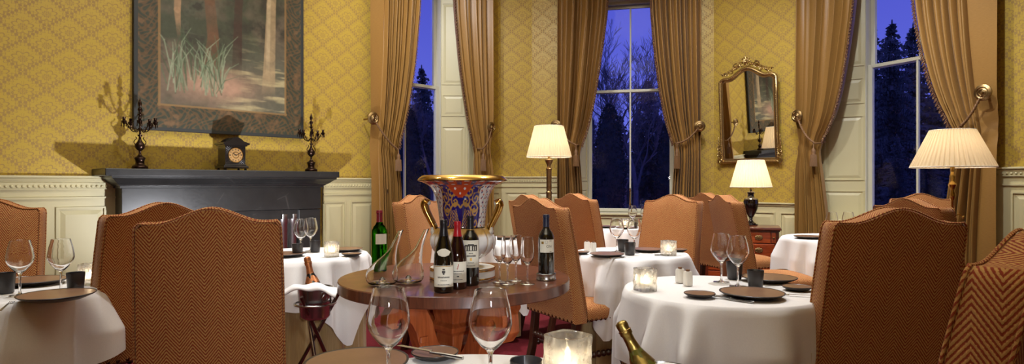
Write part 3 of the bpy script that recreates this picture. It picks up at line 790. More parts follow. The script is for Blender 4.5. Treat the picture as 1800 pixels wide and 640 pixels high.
# ------------------------------------------------------------------ curtains
def interp(tab, x):
    if x <= tab[0][0]: return tab[0][1]
    for (a, b), (c, d) in zip(tab, tab[1:]):
        if x <= c: t = (x-a)/(c-a); return b+(d-b)*t
    return tab[-1][1]
def smooth_interp(tab, x):
    return (interp(tab, x-.12)+interp(tab, x-.04)+interp(tab, x+.04)+interp(tab, x+.12))/4
def curtain(w, outer, inner, tie, ros, tassel_y, folds, label, flat=0.0, seed=0, deep=.062, slabel=''):
    """outer: px column; inner: [(px, py)] down the inner edge; tie: (px, py); ros: (px, py)"""
    yo = -.16
    r = random.Random(seed)
    so = w.at(outer, yo); tab = []
    for px, py in inner:
        s = w.at(px, yo); tab.append((w.z(px, py, yo), s))
    tab.sort()
    # carry the edge on above the frame and down to the floor
    (za, sa), (zb, sb) = tab[-2], tab[-1]; k = (sb-sa)/(zb-za)
    tab.append((4.35, sb+k*.5*(4.35-zb))); tab.insert(0, (0.0, tab[0][1]+(tab[0][1]-so)*.05))
    zt = w.z(tie[0], tie[1], yo)
    th = thing('curtain', label, 'curtain', (w.o[0], w.o[1], 0), w.a, 'gold silk curtains at the three windows')
    folds = int(folds*1.3)
    NU = 30*folds//3*2; NZ = 90; rows = []; phs = [r.uniform(-.5, .5) for _ in range(4)]
    Wt = abs(smooth_interp(tab, 4.2)-so)
    edge = []
    for j in range(NZ+1):
        z = 4.35*j/NZ + .004
        si = smooth_interp(tab, z); Wd = si-so
        row = []
        dz = abs(z-zt); pinch = math.exp(-(dz/.22)**2)
        folds_ = folds; amp = deep*(1-.45*pinch)*(1+.25*max(0, (zt-z)))
        for i in range(NU+1):
            u = i/NU
            g = u+.018*math.sin(2*PI*(u*2.3)+phs[0])+.012*math.sin(2*PI*u*4.1+phs[1]+z*.4)
            if u < flat: ph = 0; a = amp*.15*math.sin(z*1.5+u*5)
            else:
                uu = (g-flat)/(1-flat); ph = 2*PI*folds*uu; a = amp*(.75+.35*math.sin(uu*17+phs[2]+z*.6))
            wv = math.sin(ph+.5*math.sin(ph)) if u >= flat else 1
            sx = .25*abs(Wd)/max(folds,1)*math.cos(ph)*.35 if u >= flat else 0
            # below the tie the cloth swings a little to the rosette side
            # cloth above the tie is dragged towards the cord
            y = yo - a*wv - .03*pinch*math.sin(u*PI)
            if abs(z-zt) < .5: y += .03*pinch*(1-u)
            crease = .006*math.sin(40*(z-zt)+u*9)*pinch
            row.append((so+Wd*u+sx, y+crease, z))
        rows.append(row); edge.append(Vector(row[-1]))
    mb = MB().grid(rows)
    obj('drape', mb, M['silk'], th, smooth=180, flip=False)
    # trimmed edge
    f = MB(); pts = [e+Vector((0, -.012, 0)) for e in edge if e.z > zt-.02]
    fine = []
    for a, b in zip(pts, pts[1:]):
        n = 4
        for i in range(n): fine.append(a.lerp(b, i/n))
    sg = 1 if smooth_interp(tab, 3.5) > so else -1
    for k, p_ in enumerate(fine):
        f.tube([p_, p_+Vector((sg*.022, -.008+.01*math.sin(k*2.1), -.030))], [.008, .005], 5)
    obj('fringe', f, M['fringe'], th, smooth=60)
    # cord from rosette to tie point, wrapping the cloth
    yr = -.24
    R = Vector((w.at(ros[0], yr), yr, w.z(ros[0], ros[1], yr)))
    Tt = Vector((w.at(tie[0], -.24), -.25, w.z(tie[0], tie[1], -.24)))
    c = MB()
    for off in (-.009, .009):
        pts = []
        for i in range(31):
            t = i/30; p_ = R.lerp(Tt, t); p_.z -= .05*math.sin(t*PI); p_.y -= .02*math.sin(t*PI)
            a = t*PI*14+(0 if off < 0 else PI)
            pts.append((p_.x, p_.y+.008*math.cos(a), p_.z+.008*math.sin(a)))
        pts += [(Tt.x+sg*.03, Tt.y+.05, Tt.z+.005), (Tt.x+sg*.02, Tt.y+.14, Tt.z+.02)]
        c.tube(pts, .009, 6)
    cord = obj('tieback', c, M['rope'], th, smooth=60)
    ta = MB(); dtw = w.w(Tt.x, Tt.y).y
    h = (tassel_y-tie[1])*dtw/F
    ta.lathe([(0,-h),(.030,-h),(.034,-h*.72),(.03,-h*.52),(.02,-h*.46),(.024,-h*.40),(.022,-h*.30),(.012,-h*.24),(.006,-h*.2),(.006,0)], 18, Tm(Tt.x, Tt.y-.03, Tt.z), rf=lambda a, k: 1+.06*math.sin(a*9))
    for i in range(16):
        a = 2*PI*i/16; ta.tube([(Tt.x+.03*math.cos(a), Tt.y-.03+.03*math.sin(a), Tt.z-h*.5), (Tt.x+.036*math.cos(a), Tt.y-.03+.036*math.sin(a), Tt.z-h*1.02)], .006, 4)
    obj('tassel', ta, M['rope'], cord, smooth=60)
    # turned brass rosette on a stem
    d = w.w(R.x, R.y).y
    b = MB(); TT = Matrix.Rotation(PI/2, 4, 'X')
    rad = .075
    b.lathe([(0,.03),(.010,.03),(.014,.02),(.022,.016),(.028,.022),(.036,.016),(.044,.014),(.052,.02),(.062,.016),(rad,.008),(rad,-.004),(.05,-.008),(.02,-.012),(.012,-.02),(.012,-.19),(0,-.19)][::-1], 28, TT)
    o = obj('curtain_holdback', b, M['antique'], smooth=50, loc=w.w(R.x, R.y, R.z), rz=w.a)
    tag(o, slabel, 'curtain holdback', 'brass rosette holdbacks')
    return th
curtain(W1, 652, [(735,-40),(733,20),(726,110),(716,180),(704,235),(697,262),(701,300),(707,400)], (697,262), (656,208), 300, 8, 'left curtain of the left window, nearest the fireplace', flat=.28, seed=1, slabel='brass rosette on the curtain beside the fireplace wall')
curtain(W1, 862, [(794,-40),(796,20),(804,110),(814,180),(823,232),(833,262),(832,300),(836,400)], (846,262), (864,224), 300, 6, 'right curtain of the left window, behind the painted urn', seed=2, slabel='brass rosette between the left window and the corner behind the urn')
curtain(W3, 980, [(1069,-40),(1067,20),(1056,100),(1046,165),(1036,215),(1025,250),(1018,262),(1022,300),(1028,400)], (1013,255), (977,220), 292, 8, 'left curtain of the centre window, behind the floor lamp', seed=3, slabel='brass rosette just above the pale floor lamp shade')
curtain(W3, 1232, [(1144,-40),(1146,20),(1152,90),(1161,160),(1172,215),(1184,252),(1187,270),(1184,300),(1178,400)], (1190,252), (1230,222), 296, 8, 'right curtain of the centre window, left of the gilt mirror', seed=4, slabel='brass rosette on the curtain left of the gilt mirror')
curtain(W5, 1404, [(1509,-40),(1504,20),(1494,90),(1482,160),(1466,215),(1446,247),(1440,262),(1446,300),(1458,400)], (1434,252), (1401,204), 292, 7, 'left curtain of the right window, right of the gilt mirror', seed=5, slabel='brass rosette on the curtain right of the gilt mirror')
curtain(W5, 1752, [(1610,-40),(1614,20),(1626,90),(1642,150),(1662,200),(1680,232),(1684,250),(1674,300),(1660,400)], (1690,222), (1728,163), 262, 6, 'right curtain of the right window, behind the right-hand lamp shade', flat=.36, seed=6, deep=.055, slabel='brass rosette high on the far right curtain')
# ------------------------------------------------------------------ high-backed upholstered chairs
def back_outline(w, n=26):
    """front outline in x,z from seat rail to the camel top"""
    pts = [(-w*.97, .40), (w*.97, .40)]
    pts += [(w*.98, .60), (w, .85), (w, 1.035), (w-.004, 1.052), (w-.014, 1.062)]
    xs = [w-.03-(2*w-.06)*i/n for i in range(n+1)]
    for x in xs:
        t = max(0, 1-abs(x)/(w*.74)); k = t*t*(3-2*t)
        pts.append((x, 1.060+.052*k))
    pts += [(-w+.014, 1.062), (-w+.004, 1.052), (-w, 1.035), (-w, .85), (-w*.98, .60)]
    return pts
def rake(p):      # the back leans away from the seat (towards -y is the sitter's rear)
    x, y, z = p; k = max(0, z-.45)
    return (x*(1.045-.11*(z-.4)/.66), y-.16*k-.05*k*k, z)
def make_chair(mat):
    def mk():
        r = bpy.data.objects.new('dining_chair', None); COL.objects.link(r)     # faces +y
        w = .25
        out = back_outline(w)
        # subdivide outline verticals so the rake can bend it
        dense = []
        for i in range(len(out)):
            a, b = out[i], out[(i+1) % len(out)]; n = max(1, int(math.dist(a, b)/.06))
            for j in range(n): dense.append((a[0]+(b[0]-a[0])*j/n, a[1]+(b[1]-a[1])*j/n))
        n = len(dense); zc = .74
        def ring(sc, y):      # inset ring
            o = []
            for x, z in dense:
                d = sc
                xx = x - math.copysign(min(abs(x), d), x); zz = z - d*(1 if z > 1.0 else (-1 if z < .42 else 0))
                o.append(rake((xx, y, zz)))
            return o
        y0, y1 = -.285, -.185
        m = MB(); rows = [ring(.006, y0-.003), ring(0, y0+.008), ring(0, y1-.012), ring(.012, y1)]
        m.grid(rows, loop=True)
        # faces: vertical strips between left and right outline would distort, so fan by columns
        def cap(y, bul, rev):
            cols = 20; rws = 30; gr = []
            for j in range(rws+1):
                row = []
                for i in range(cols+1):
                    u = i/cols*2-1; u = math.copysign(1-(1-abs(u))**1.6, u); x = u*(w-.006)
                    t = max(0, 1-abs(x)/(w*.74)); k = t*t*(3-2*t); top = 1.060+.052*k-.006
                    if abs(x) > w-.02: top -= .012*((abs(x)-w+.02)/.014)
                    z = .408+(top-.408)*j/rws
                    xs_ = x*(.97+.03*min(1, (z-.4)/.5))
                    bb = bul*(1-u**4)*(1-(2*j/rws-1)**6)
                    row.append(rake((xs_, y+bb, z)))
                gr.append(row)
            m.grid(gr)
        cap(y0-.003, -.006, 0); cap(y1, .018, 1)
        obj('backrest', m, mat, r, smooth=50)
        p = MB()
        for y in (y0+.001, y1-.006):
            pts = [rake((x*1.002, y, z+.001)) for x, z in dense if z > .42 or True]; pts = [q for q in pts if q[2] > .405]
            # order: starts at bottom right going up over the top to bottom left
            p.tube(pts, .0036, 6)
        obj('piping', p, mat, r, smooth=60)
        # seat
        s = MB(); rows = []
        def sq(hx, hy, cyy, z, rr):
            o = []
            for i in range(40):
                a = 2*PI*i/40; c, s_ = math.cos(a), math.sin(a)
                e = rr
                x = math.copysign(abs(c)**e, c)*hx; y = math.copysign(abs(s_)**e, s_)*hy
                o.append((x, cyy+y, z))
            return o
        cy_ = .045
        for hx, hy, z, e in ((.238,.238,.405,.22),(.248,.248,.412,.22),(.25,.25,.44,.22),(.249,.249,.468,.24),(.236,.236,.488,.3),(.19,.19,.506,.45),(.11,.11,.516,.7),(.02,.02,.519,1)):
            rows.append(sq(hx, hy, cy_, z, e))
        s.grid(rows, loop=True); nn = len(s.v); s.f.append(tuple(range(39, -1, -1))); s.f.append(tuple(range(nn-40, nn)))
        obj('seat', s, mat, r, smooth=50)
        nl = MB()
        for i in range(15):
            t = -.235+.47*i/14
            nl.sphere((t, .045+.247, .412), .0095, 8, 5, sc=(1,.6,1))
            for sg in (-1, 1): nl.sphere((sg*.248, .045+t, .412), .0095, 8, 5, sc=(.6,1,1))
        for i in range(13): t = -.232+.464*i/12; nl.sphere((t, y0-.002, .415), .0095, 8, 5, sc=(1,.6,1))
        obj('nailhead_trim', nl, M['nail'], r, smooth=80)
        for sx in (-1, 1):
            for fy in (1, 0):
                l = MB()
                if fy: l.box(sx*.215-.021, sx*.215+.021, .235, .277, 0, .415); 
                else:
                    l.add([(sx*.215+dx, yy+dy, z) for z, yy in ((0, -.31), (.2, -.262), (.42, -.24)) for dx, dy in ((-.021,-.021),(.021,-.021),(.021,.021),(-.021,.021))],
                          [(3,2,1,0),(8,9,10,11)]+[(4*k+i, 4*k+(i+1)%4, 4*k+4+(i+1)%4, 4*k+4+i) for k in (0,1) for i in range(4)])
                obj('leg', l, M['legwood'], r, bevel=.004)
        def bobbin(a, b, n):
            a = Vector(a); b = Vector(b); L = (b-a).length; pr = [(0, 0), (.010, 0), (.010, .012)]
            st = (L-.024)/n
            for i in range(n):
                z = .012+i*st
                for k in range(1, 7): t = k/7; pr.append((.009+.012*math.sin(t*PI), z+st*t))
                pr.append((.009, z+st))
            pr += [(.010, L-.002), (0, L)]
            T = Matrix.Translation(a) @ (b-a).to_track_quat('Z', 'Y').to_matrix().to_4x4()
            q = MB(); q.lathe(pr, 12, T); return q
        obj('stretcher', bobbin((-.2,.256,.27), (.2,.256,.27), 11), M['legwood'], r, smooth=70)
        for sx in (-1, 1): obj('stretcher', bobbin((sx*.215,-.255,.20), (sx*.215,.24,.20), 13), M['legwood'], r, smooth=70)
        obj('stretcher', bobbin((-.2,-.268,.26), (.2,-.268,.26), 11), M['legwood'], r, smooth=70)
        return r
    return mk
def face(dx, dy): return math.atan2(-dx, dy)     # heading that turns local +y to (dx, dy)
chair = Kind(make_chair(M['fabric']), 'chair', 'high-backed herringbone chairs')
def put_chair(px, d, f, label, scale=None):
    chair((X(px, d), d, 0), face(*f), label, scale=scale)
# heading gives the way the sitter looks; positions are for the chair's middle
def chair_at_back(px, d, f, label, lift=0):
    """px, d locate the middle of the back near its top"""
    l = math.hypot(*f); fx, fy = f[0]/l, f[1]/l; off = .36
    chair((X(px, d)+fx*off, d+fy*off, 0), face(fx, fy), label)
chair_at_back(371, 2.24, (-.36, .93), 'large herringbone chair seen from behind, in front at left, overlapping another chair')
chair_at_back(285, 2.84, (-.76, .65), 'herringbone chair turned away at left, partly hidden by the chair in front of it')
chair_at_back(1572, 2.25, (.0, 1), 'large herringbone chair seen from behind at the right of the nearest laid table')
chair_at_back(1840, 1.15, (-.6, .8), 'very close dark herringbone chair back cut off by the right edge')
chair_at_back(-12, 3.45, (.35, -1), 'dark herringbone chair at the far left edge, behind the left-edge table')
chair_at_back(730, 4.75, (.90, -.43), 'orange chair standing behind the glass decanters')
chair_at_back(947, 3.72, (.86, .51), 'orange herringbone chair with nailhead trimmed seat at the right of the wooden table')
chair_at_back(928, 4.9, (.85, .5), 'orange chair back rising just behind the chair with the nailheads, left of the floor lamp')
chair_at_back(1010, 5.5, (.82, .57), 'orange chair under the floor lamp, left of the centre window')
chair_at_back(1185, 5.0, (-.70, -.71), 'orange chair right of the centre window, behind the middle laid table')
chair_at_back(1241, 5.95, (.95, .31), 'orange chair seen nearly edge-on, left of the chest of drawers')
chair_at_back(1273, 4.85, (.99, .05), 'orange chair facing the right-hand table, its seat in front of the chest of drawers')
chair_at_back(1618, 5.6, (-.4, -.9), 'chair behind the right-hand table, its top below the far right window')
chair_at_back(1600, 3.75, (.93, .25), 'chair turned sideways, its top edge just above the large right chair back')

# ------------------------------------------------------------------ cloths
def cloth(name, cx, cy, R, half, ztop, rot, folds, seed, mat, label, cat, group, floor=False, flare=.12):
    r = random.Random(seed); NA = 192; rows = []
    ph = [r.uniform(0, 6.28) for _ in range(4)]
    for k in range(7):
        rr = R*(k/6)*.985 if k else .002
        rows.append([(rr*math.cos(2*PI*i/NA), rr*math.sin(2*PI*i/NA), ztop) for i in range(NA)])
    rows.append([((R+.002)*math.cos(2*PI*i/NA), (R+.002)*math.sin(2*PI*i/NA), ztop-.0025) for i in range(NA)])
    ND = 26
    for k in range(1, ND+1):
        row = []
        for i in range(NA):
            a = 2*PI*i/NA
            if floor: L = ztop-.006
            else: L = min(half/max(abs(math.cos(a-rot)), abs(math.sin(a-rot)))-R, half*1.36-R)
            d = L*k/ND
            env = min(1, d/.17)
            cornerness = 0 if floor else max(0, (half/max(abs(math.cos(a-rot)), abs(math.sin(a-rot)))/half-1)/.41)
            aa = a + .12*math.sin(3*a+ph[0]) + .07*math.sin(5*a+ph[1])
            wv = math.sin(folds*aa+ph[2]); wv = wv+.25*math.sin(2*folds*aa+ph[3])
            A = (.7 if floor else 1)*(.036+.018*math.sin(3*a+ph[3]))*env
            rad = R+(.010 if not floor else .004)*min(1, d/.02)+flare*d*(.35+.75*cornerness)*(.7 if not floor else .4)+A*(wv+(.9 if not floor else .2))
            drop = d if d > .02 else d
            z = ztop-.003-math.sqrt(max(0, drop*drop))*(.985)
            row.append((rad*math.cos(a), rad*math.sin(a), z))
        rows.append(row)
    mb = MB().grid(rows, loop=True)
    mb.f.append(tuple(range(NA-1, -1, -1)))
    o = obj(name, mb, mat, smooth=180, loc=(cx, cy, 0))
    o['label'] = label; o['category'] = cat; o['group'] = group
    return o
TB = {}
def table(key, cx, cy, R, rot, where, seed, half=.68, folds=11, under=True, flare=.12):
    TB[key] = (cx, cy)
    if under: cloth('underlay_cloth', cx, cy, R-.035, 0, .745, 0, 15, seed+50, M['goldcloth'], 'gold floor-length undercloth on '+where, 'tablecloth', 'gold undercloths', True, .07)
    cloth('tablecloth', cx, cy, R, half, .752, rot, folds, seed, M['cloth'], 'white tablecloth over '+where, 'tablecloth', 'white tablecloths', flare=flare)
table('near', .885, 2.66, .398, .15, 'the nearest laid table at the right, with the large dark plates', 1, flare=.05)
table('mid', .765, 4.06, .365, .3, 'the middle table, between the wooden table and the gilt mirror side', 2, half=.62)
table('far', X(1108, 6.35), 6.35, .38, .5, 'the farthest table, under the centre window', 3)
table('right', X(1480, 5.2), 5.2, .46, .05, 'the table below the right window', 4, half=.72)
table('fire', X(530, 4.0), 4.0, .41, .12, 'the table in front of the fireplace', 5)
table('left', X(-8, 2.65), 2.65, .42, .2, 'the table cut by the left edge', 6)
table('front', -.09, 1.20, .45, .4, 'the closest table, at the bottom edge', 7, under=False)
table('urn', X(833, 4.95), 4.95, .38, .2, 'the small table hidden behind the painted urn', 8)

# ------------------------------------------------------------------ round oak table
t8 = thing('wine_table', 'round dark-topped oak table with carved scroll base carrying the urn and bottles', 'table', (-.276, 3.04, 0), .76)
m = MB(); R = .553
m.lathe([(0,.698),(R-.004,.698),(R,.702),(R,.746),(R-.004,.75),(0,.75)], 96)
obj('tabletop', m, M['oak'], t8, smooth=40)
m = MB()
def sqr(r, z, n=4): return [(r*math.cos(PI/4+PI/2*i), r*math.sin(PI/4+PI/2*i), z) for i in range(n)]
rows = [sqr(r, z) for r, z in ((.16,.05),(.17,.09),(.12,.12),(.13,.16),(.16,.26),(.135,.36),(.095,.44),(.09,.48),(.12,.50),(.125,.52),(.10,.54),(.11,.58),(.125,.66),(.125,.70))]
m.grid(rows, loop=True); m.f.append((3,2,1,0))
obj('pedestal', m, M['carved'], t8, bevel=.004)
for k in range(4):
    a = PI/2*k
    # C-scroll bracket: outline in radial plane
    o = []
    T = Matrix.Rotation(a, 4, 'Z')
    cl = [(.325,.505,.012),(.357,.515,.024),(.376,.550,.038),(.366,.600,.046),(.325,.632,.050),(.272,.628,.050),(.232,.590,.050),(.205,.540,.050),(.190,.488,.050),(.172,.440,.050),(.150,.400,.052),(.126,.365,.055),(.105,.32,.055),(.09,.27,.055)]
    lft, rgt = [], []
    for i in range(len(cl)):
        p_, q_ = cl[max(i-1, 0)], cl[min(i+1, len(cl)-1)]; dx, dz = q_[0]-p_[0], q_[1]-p_[1]; L_ = math.hypot(dx, dz)
        nx_, nz2 = -dz/L_, dx/L_; x, z, w_ = cl[i]
        lft.append((x+nx_*w_, z+nz2*w_)); rgt.append((x-nx_*w_, z-nz2*w_))
    b = MB(); b.prism(lft+rgt[::-1], -.036, .036, T)
    b.box(.25, .40, -.036, .036, .66, .70, T); b.box(.19, .235, -.045, .045, .47, .50, T)
    obj('scroll_bracket', b, M['carved'], t8, bevel=.004)
    f = MB(); f.prism([(.05,.0),(.44,.0),(.46,.02),(.46,.05),(.42,.065),(.34,.07),(.26,.085),(.18,.13),(.12,.17),(.06,.18)], -.04, .04, T)
    obj('foot', f, M['carved'], t8, bevel=.006)

# ------------------------------------------------------------------ chest of drawers
dch = 7.15; rzc = -.36
zt = Zh(397, 7.3)
ch = thing('chest_of_drawers', 'mahogany chest of drawers with brass pulls under the table lamp', 'chest of drawers', (X(1305, dch)+.05, dch+.18, 0), rzc)
cwd, cdp = .40, .24
m = MB(); m.box(-cwd, cwd, -cdp, cdp, .06, zt-.03); obj('carcass', m, M['mahog_dark'], ch, bevel=.004)
m = MB(); m.box(-cwd-.025, cwd+.025, -cdp-.03, cdp, zt-.03, zt-.008); m.box(-cwd-.012, cwd+.012, -cdp-.016, cdp, zt-.045, zt-.03); m.box(-cwd-.018, cwd+.018, -cdp-.022, cdp, zt-.008, zt); obj('top', m, M['mahog_dark'], ch, bevel=.004)
hts = [(zt-.175, zt-.055), (zt-.325, zt-.19), (zt-.50, zt-.34), (.09, zt-.515)]
for i, (a, b) in enumerate(hts):
    dr = MB(); x0, x1 = (-cwd+.09, cwd-.09) if i == 0 else (-cwd+.05, cwd-.05)
    dr.box(x0, x1, -cdp-.008, -cdp+.004, a, b); dr.box(x0-.005, x1+.005, -cdp-.004, -cdp+.002, a-.005, b+.005)
    d_ = obj('drawer', dr, M['mahog'], ch, bevel=.003)
    for hx in (-.17, .19):
        h = MB(); zc = (a+b)/2
        for k in range(9):
            an = 2*PI*k/9; h.sphere((hx+.030*math.cos(an), -cdp-.010, zc+.017*math.sin(an)), .014, 8, 5, sc=(1,.35,1))
        h.sphere((hx, -cdp-.01, zc), .03, 10, 6, sc=(1.2,.2,.8))
        h.tube([(hx-.036, -cdp-.014, zc+.005), (hx-.034, -cdp-.03, zc-.01), (hx-.015, -cdp-.034, zc-.022), (hx+.015, -cdp-.034, zc-.022), (hx+.034, -cdp-.03, zc-.01), (hx+.036, -cdp-.014, zc+.005)], .0035, 6)
        obj('handle', h, M['antique'], d_, smooth=60)
    if i == 0:
        for sg in (-1, 1):
            l = MB(); l.box(sg*(cwd-.055)-.022, sg*(cwd-.055)+.022, -cdp-.008, -cdp+.004, a, b)
            lo = obj('loper', l, M['mahog'], ch, bevel=.003)
            k = MB(); k.lathe([(0,0),(.008,0),(.006,.01),(.014,.018),(.012,.026),(0,.03)], 12, Matrix.Translation((sg*(cwd-.055), -cdp-.008, (a+b)/2)) @ Matrix.Rotation(PI/2, 4, 'X'))
            obj('knob', k, M['antique'], lo, smooth=50)
for sx in (-1, 1):
    for sy in (-1, 1): m = MB(); m.box(sx*(cwd-.05)-.05, sx*(cwd-.05)+.05, sy*(cdp-.05)-.05, sy*(cdp-.05)+.05, 0, .062); obj('foot', m, M['mahog_dark'], ch, bevel=.01)

# ------------------------------------------------------------------ lamps
def shade(root, r0, r1, z0, z1, n=64, pw=30, lpow=None):
    m = MB(); NA = n*4
    def ring(r, z, d=0): return [((r+.0034*(1 if i % 4 < 2 else -1)-d)*math.cos(2*PI*i/NA), (r+.0034*(1 if i % 4 < 2 else -1)-d)*math.sin(2*PI*i/NA), z) for i in range(NA)]
    m.grid([ring(r0, z0), ring(r1, z1)], loop=True)
    s = obj('lamp_shade', m, M['shade'], root, smooth=20)
    t = MB(); t.tube([(r0*math.cos(2*PI*i/48), r0*math.sin(2*PI*i/48), z0) for i in range(49)], .004, 6, cap=False)
    t.tube([(r1*math.cos(2*PI*i/48), r1*math.sin(2*PI*i/48), z1) for i in range(49)], .003, 6, cap=False)
    for k in range(3):
        a = 2*PI*k/3; t.tube([(0,0,z1-.02),(r1*math.cos(a), r1*math.sin(a), z1)], .0015, 4)
    obj('shade_rim', t, M['shade_lining'], s, smooth=60)
    zb = z0+(z1-z0)*.42
    b = MB(); b.sphere((0,0,zb), .028, 12, 8, sc=(1,1,1.2)); bo = obj('bulb', b, M['bulb'], root, smooth=80)
    h = MB(); h.lathe([(0,z0-.03),(.012,z0-.03),(.016,zb-.05),(.012,zb-.03),(0,zb-.03)], 12); obj('bulb_holder', h, M['brass'], root, smooth=50)
    return zb
LA = []
def add_lamp_light(x, y, z, p, nm):
    light(nm, 'POINT', (x, y, z), p, (255,234,200), .036)
# floor lamp by the centre window
d = 7.1; sc = d/F
fl = thing('floor_lamp', 'brass column floor lamp with cream pleated shade, left of the centre window', 'lamp', (X(965, d), d, 0))
z0, z1 = Zh(276, d), Zh(222, d)
zb1 = shade(fl, 39.5*sc, 25.5*sc, z0, z1, 44)
m = MB(); m.lathe([(0,0),(.16,0),(.165,.015),(.15,.03),(.10,.045),(.06,.06),(.035,.09),(.03,.12),(.045,.14),(.03,.17),(.026,.2),(.032,z0-.42),(.036,z0-.40),(.026,z0-.385),(.030,z0-.37),(.030,z0-.15),(.036,z0-.135),(.024,z0-.12),(.02,z0-.10),(.034,z0-.07),(.045,z0-.045),(.05,z0-.035),(.03,z0-.03),(.014,z0-.02),(.012,z0),(0,z0)], 24, rf=lambda a, k: 1+(.04*math.sin(a*8) if k > 9 else 0))
obj('stem', m, M['antique'], fl, smooth=40)
LA.append((X(965, d), d, zb1, 11, 'floor_lamp_light'))
# reading lamp at the right
d = 4.15; sc = d/F
fr = thing('floor_lamp', 'slim brass standard lamp with wide cream pleated shade before the right window curtain', 'lamp', (X(1674, d), d, 0))
z0, z1 = Zh(294, d), Zh(229, d)
zb2 = shade(fr, 64*sc, 34*sc, z0, z1, 52)
m = MB(); m.lathe([(0,0),(.14,0),(.145,.012),(.13,.025),(.05,.04),(.02,.06),(.012,.09),(.012,.50),(.022,.515),(.028,.53),(.016,.55),(.022,.575),(.012,.60),(.009,.62),(.009,z0-.22),(.014,z0-.21),(.022,z0-.185),(.012,z0-.16),(.02,z0-.13),(.026,z0-.115),(.012,z0-.09),(.018,z0-.06),(.010,z0-.04),(.010,z0),(0,z0)], 18)
m.tube([(0,-.0,.98),(.03,-.02,1.0),(.05,-.03,.98)], .004, 6); m.sphere((.052,-.03,.98), .010)
m.tube([(0,0,.62),(.02,-.01,.70),(.006,0,.82)], .004, 6)
obj('stem', m, M['brass'], fr, smooth=50)
LA.append((X(1674, d), d, zb2, 4, 'standard_lamp_light'))
# table lamp on the chest
d = 7.42; sc = d/F
tl = thing('table_lamp', 'black fluted urn lamp with cream pleated shade on the chest of drawers', 'lamp', (X(1320, d), d, zt))
z0, z1 = Zh(329, d)-zt, Zh(282, d)-zt
zb3 = shade(tl, 35*sc, 22*sc, z0, z1, 44)
k = (z0)/.47
pr = [(0,0),(.062,0),(.064,.010),(.058,.018),(.06,.024),(.048,.032),(.030,.045),(.018,.062),(.014,.075),(.022,.083),(.018,.09),(.026,.10),(.05,.14),(.075,.20),(.085,.255),(.086,.29),(.082,.31),(.086,.318),(.074,.33),(.045,.342),(.035,.36),(.034,.385),(.044,.395),(.046,.405),(.030,.415),(.02,.42),(.012,.425),(.010,.47),(0,.47)]
m = MB(); m.lathe([(r*k, z*k) for r, z in pr], 72, rf=lambda a, q: 1+(.022*math.sin(a*18) if 10 <= q <= 16 else 0))
m.box(-.06*k, .06*k, -.06*k, .06*k, .0, .014)
obj('urn_base', m, M['urnblack'], tl, smooth=40)
LA.append((X(1320, d), d, zb3+zt, 15, 'table_lamp_light'))
# ------------------------------------------------------------------ glassware, crockery, bottles
def shell(outer, inner): return outer + inner[::-1]
def wine_glass():
    o = bpy.data.objects.new('wine_glass', None); COL.objects.link(o)
    m = MB()
    out = [(0,0),(.034,0),(.036,.0012),(.034,.0025),(.014,.004),(.006,.009),(.0042,.02),(.0040,.06),(.0048,.082),(.009,.090),(.020,.099),(.034,.116),(.044,.134),(.047,.146),(.046,.16),(.042,.185),(.0365,.206),(.0335,.220)]
    inn = [(0,.0925),(.008,.0945),(.019,.1025),(.033,.118),(.0428,.135),(.0458,.147),(.0448,.16),(.0408,.185),(.0353,.206),(.0322,.2195)]
    m.lathe(out+inn[::-1], 40); obj('glass', m, M['glass'], o, smooth=60)
    return o
def tasting_glass():
    o = bpy.data.objects.new('wine_glass', None); COL.objects.link(o)
    m = MB()
    out = [(0,0),(.033,0),(.034,.0012),(.032,.0025),(.012,.004),(.005,.009),(.004,.02),(.004,.07),(.005,.082),(.010,.090),(.022,.104),(.029,.122),(.0305,.14),(.029,.165),(.0265,.19),(.025,.21)]
    inn = [(0,.0925),(.009,.0945),(.0205,.1065),(.0277,.123),(.0292,.14),(.0277,.165),(.0252,.19),(.0238,.2095)]
    m.lathe(out+inn[::-1], 32); obj('glass', m, M['glass'], o, smooth=60)
    return o
glass_ = Kind(wine_glass, 'wine glass', 'large empty wine glasses on the laid tables')
taste = Kind(tasting_glass, 'wine glass', 'slender wine glasses on the wooden table')
TZ = .7535
WH = {'near': 'the nearest laid table at the right', 'mid': 'the middle table', 'far': 'the farthest table under the centre window', 'right': 'the table below the right window', 'fire': 'the table in front of the fireplace', 'left': 'the left-edge table', 'front': 'the closest table at the bottom', 'urn': 'the table behind the urn'}
def G(px, d, label, rz=0): glass_((X(px, d), d, TZ), rz, label)
G(683, 1.36, 'largest empty wine glass at left, in front of the decanters, on the closest table')
G(862, 1.34, 'largest empty wine glass in front of the dark wine bottles, on the closest table')
G(1268, 2.84, 'left one of the two wine glasses on the nearest laid table at the right')
G(1297, 2.72, 'right one of the two wine glasses on the nearest laid table at the right')
G(1084, 4.10, 'left wine glass standing on the middle table beside the cups')
G(1115, 4.05, 'right wine glass standing on the middle table behind the cup')
G(1112, 6.45, 'left small-looking wine glass on the farthest table under the window')
G(1134, 6.40, 'right small-looking wine glass on the farthest table, touching the chair outline')
G(1462, 4.98, 'left wine glass on the right table, peeping over the large chair back')
G(1491, 5.02, 'right wine glass on the right table, peeping over the large chair back')
G(529, 4.02, 'front wine glass on the table before the fireplace')
G(546, 4.14, 'rear wine glass on the table before the fireplace')
G(35, 2.50, 'left wine glass on the left-edge table, with the bright glint')
G(107, 2.56, 'right wine glass on the left-edge table, behind the front plate')
for px, py, lb in ((878, 496, 'leftmost of the four slender glasses beside the urn'), (892, 500, 'second slender glass from the left in the group of four'), (907, 494, 'rear slender glass in the middle of the group of four'), (927, 500, 'rightmost slender glass, nearest the bottle on the coaster')):
    p = pt(px, py, .75); taste((p[0], p[1], .7515), 0, lb)

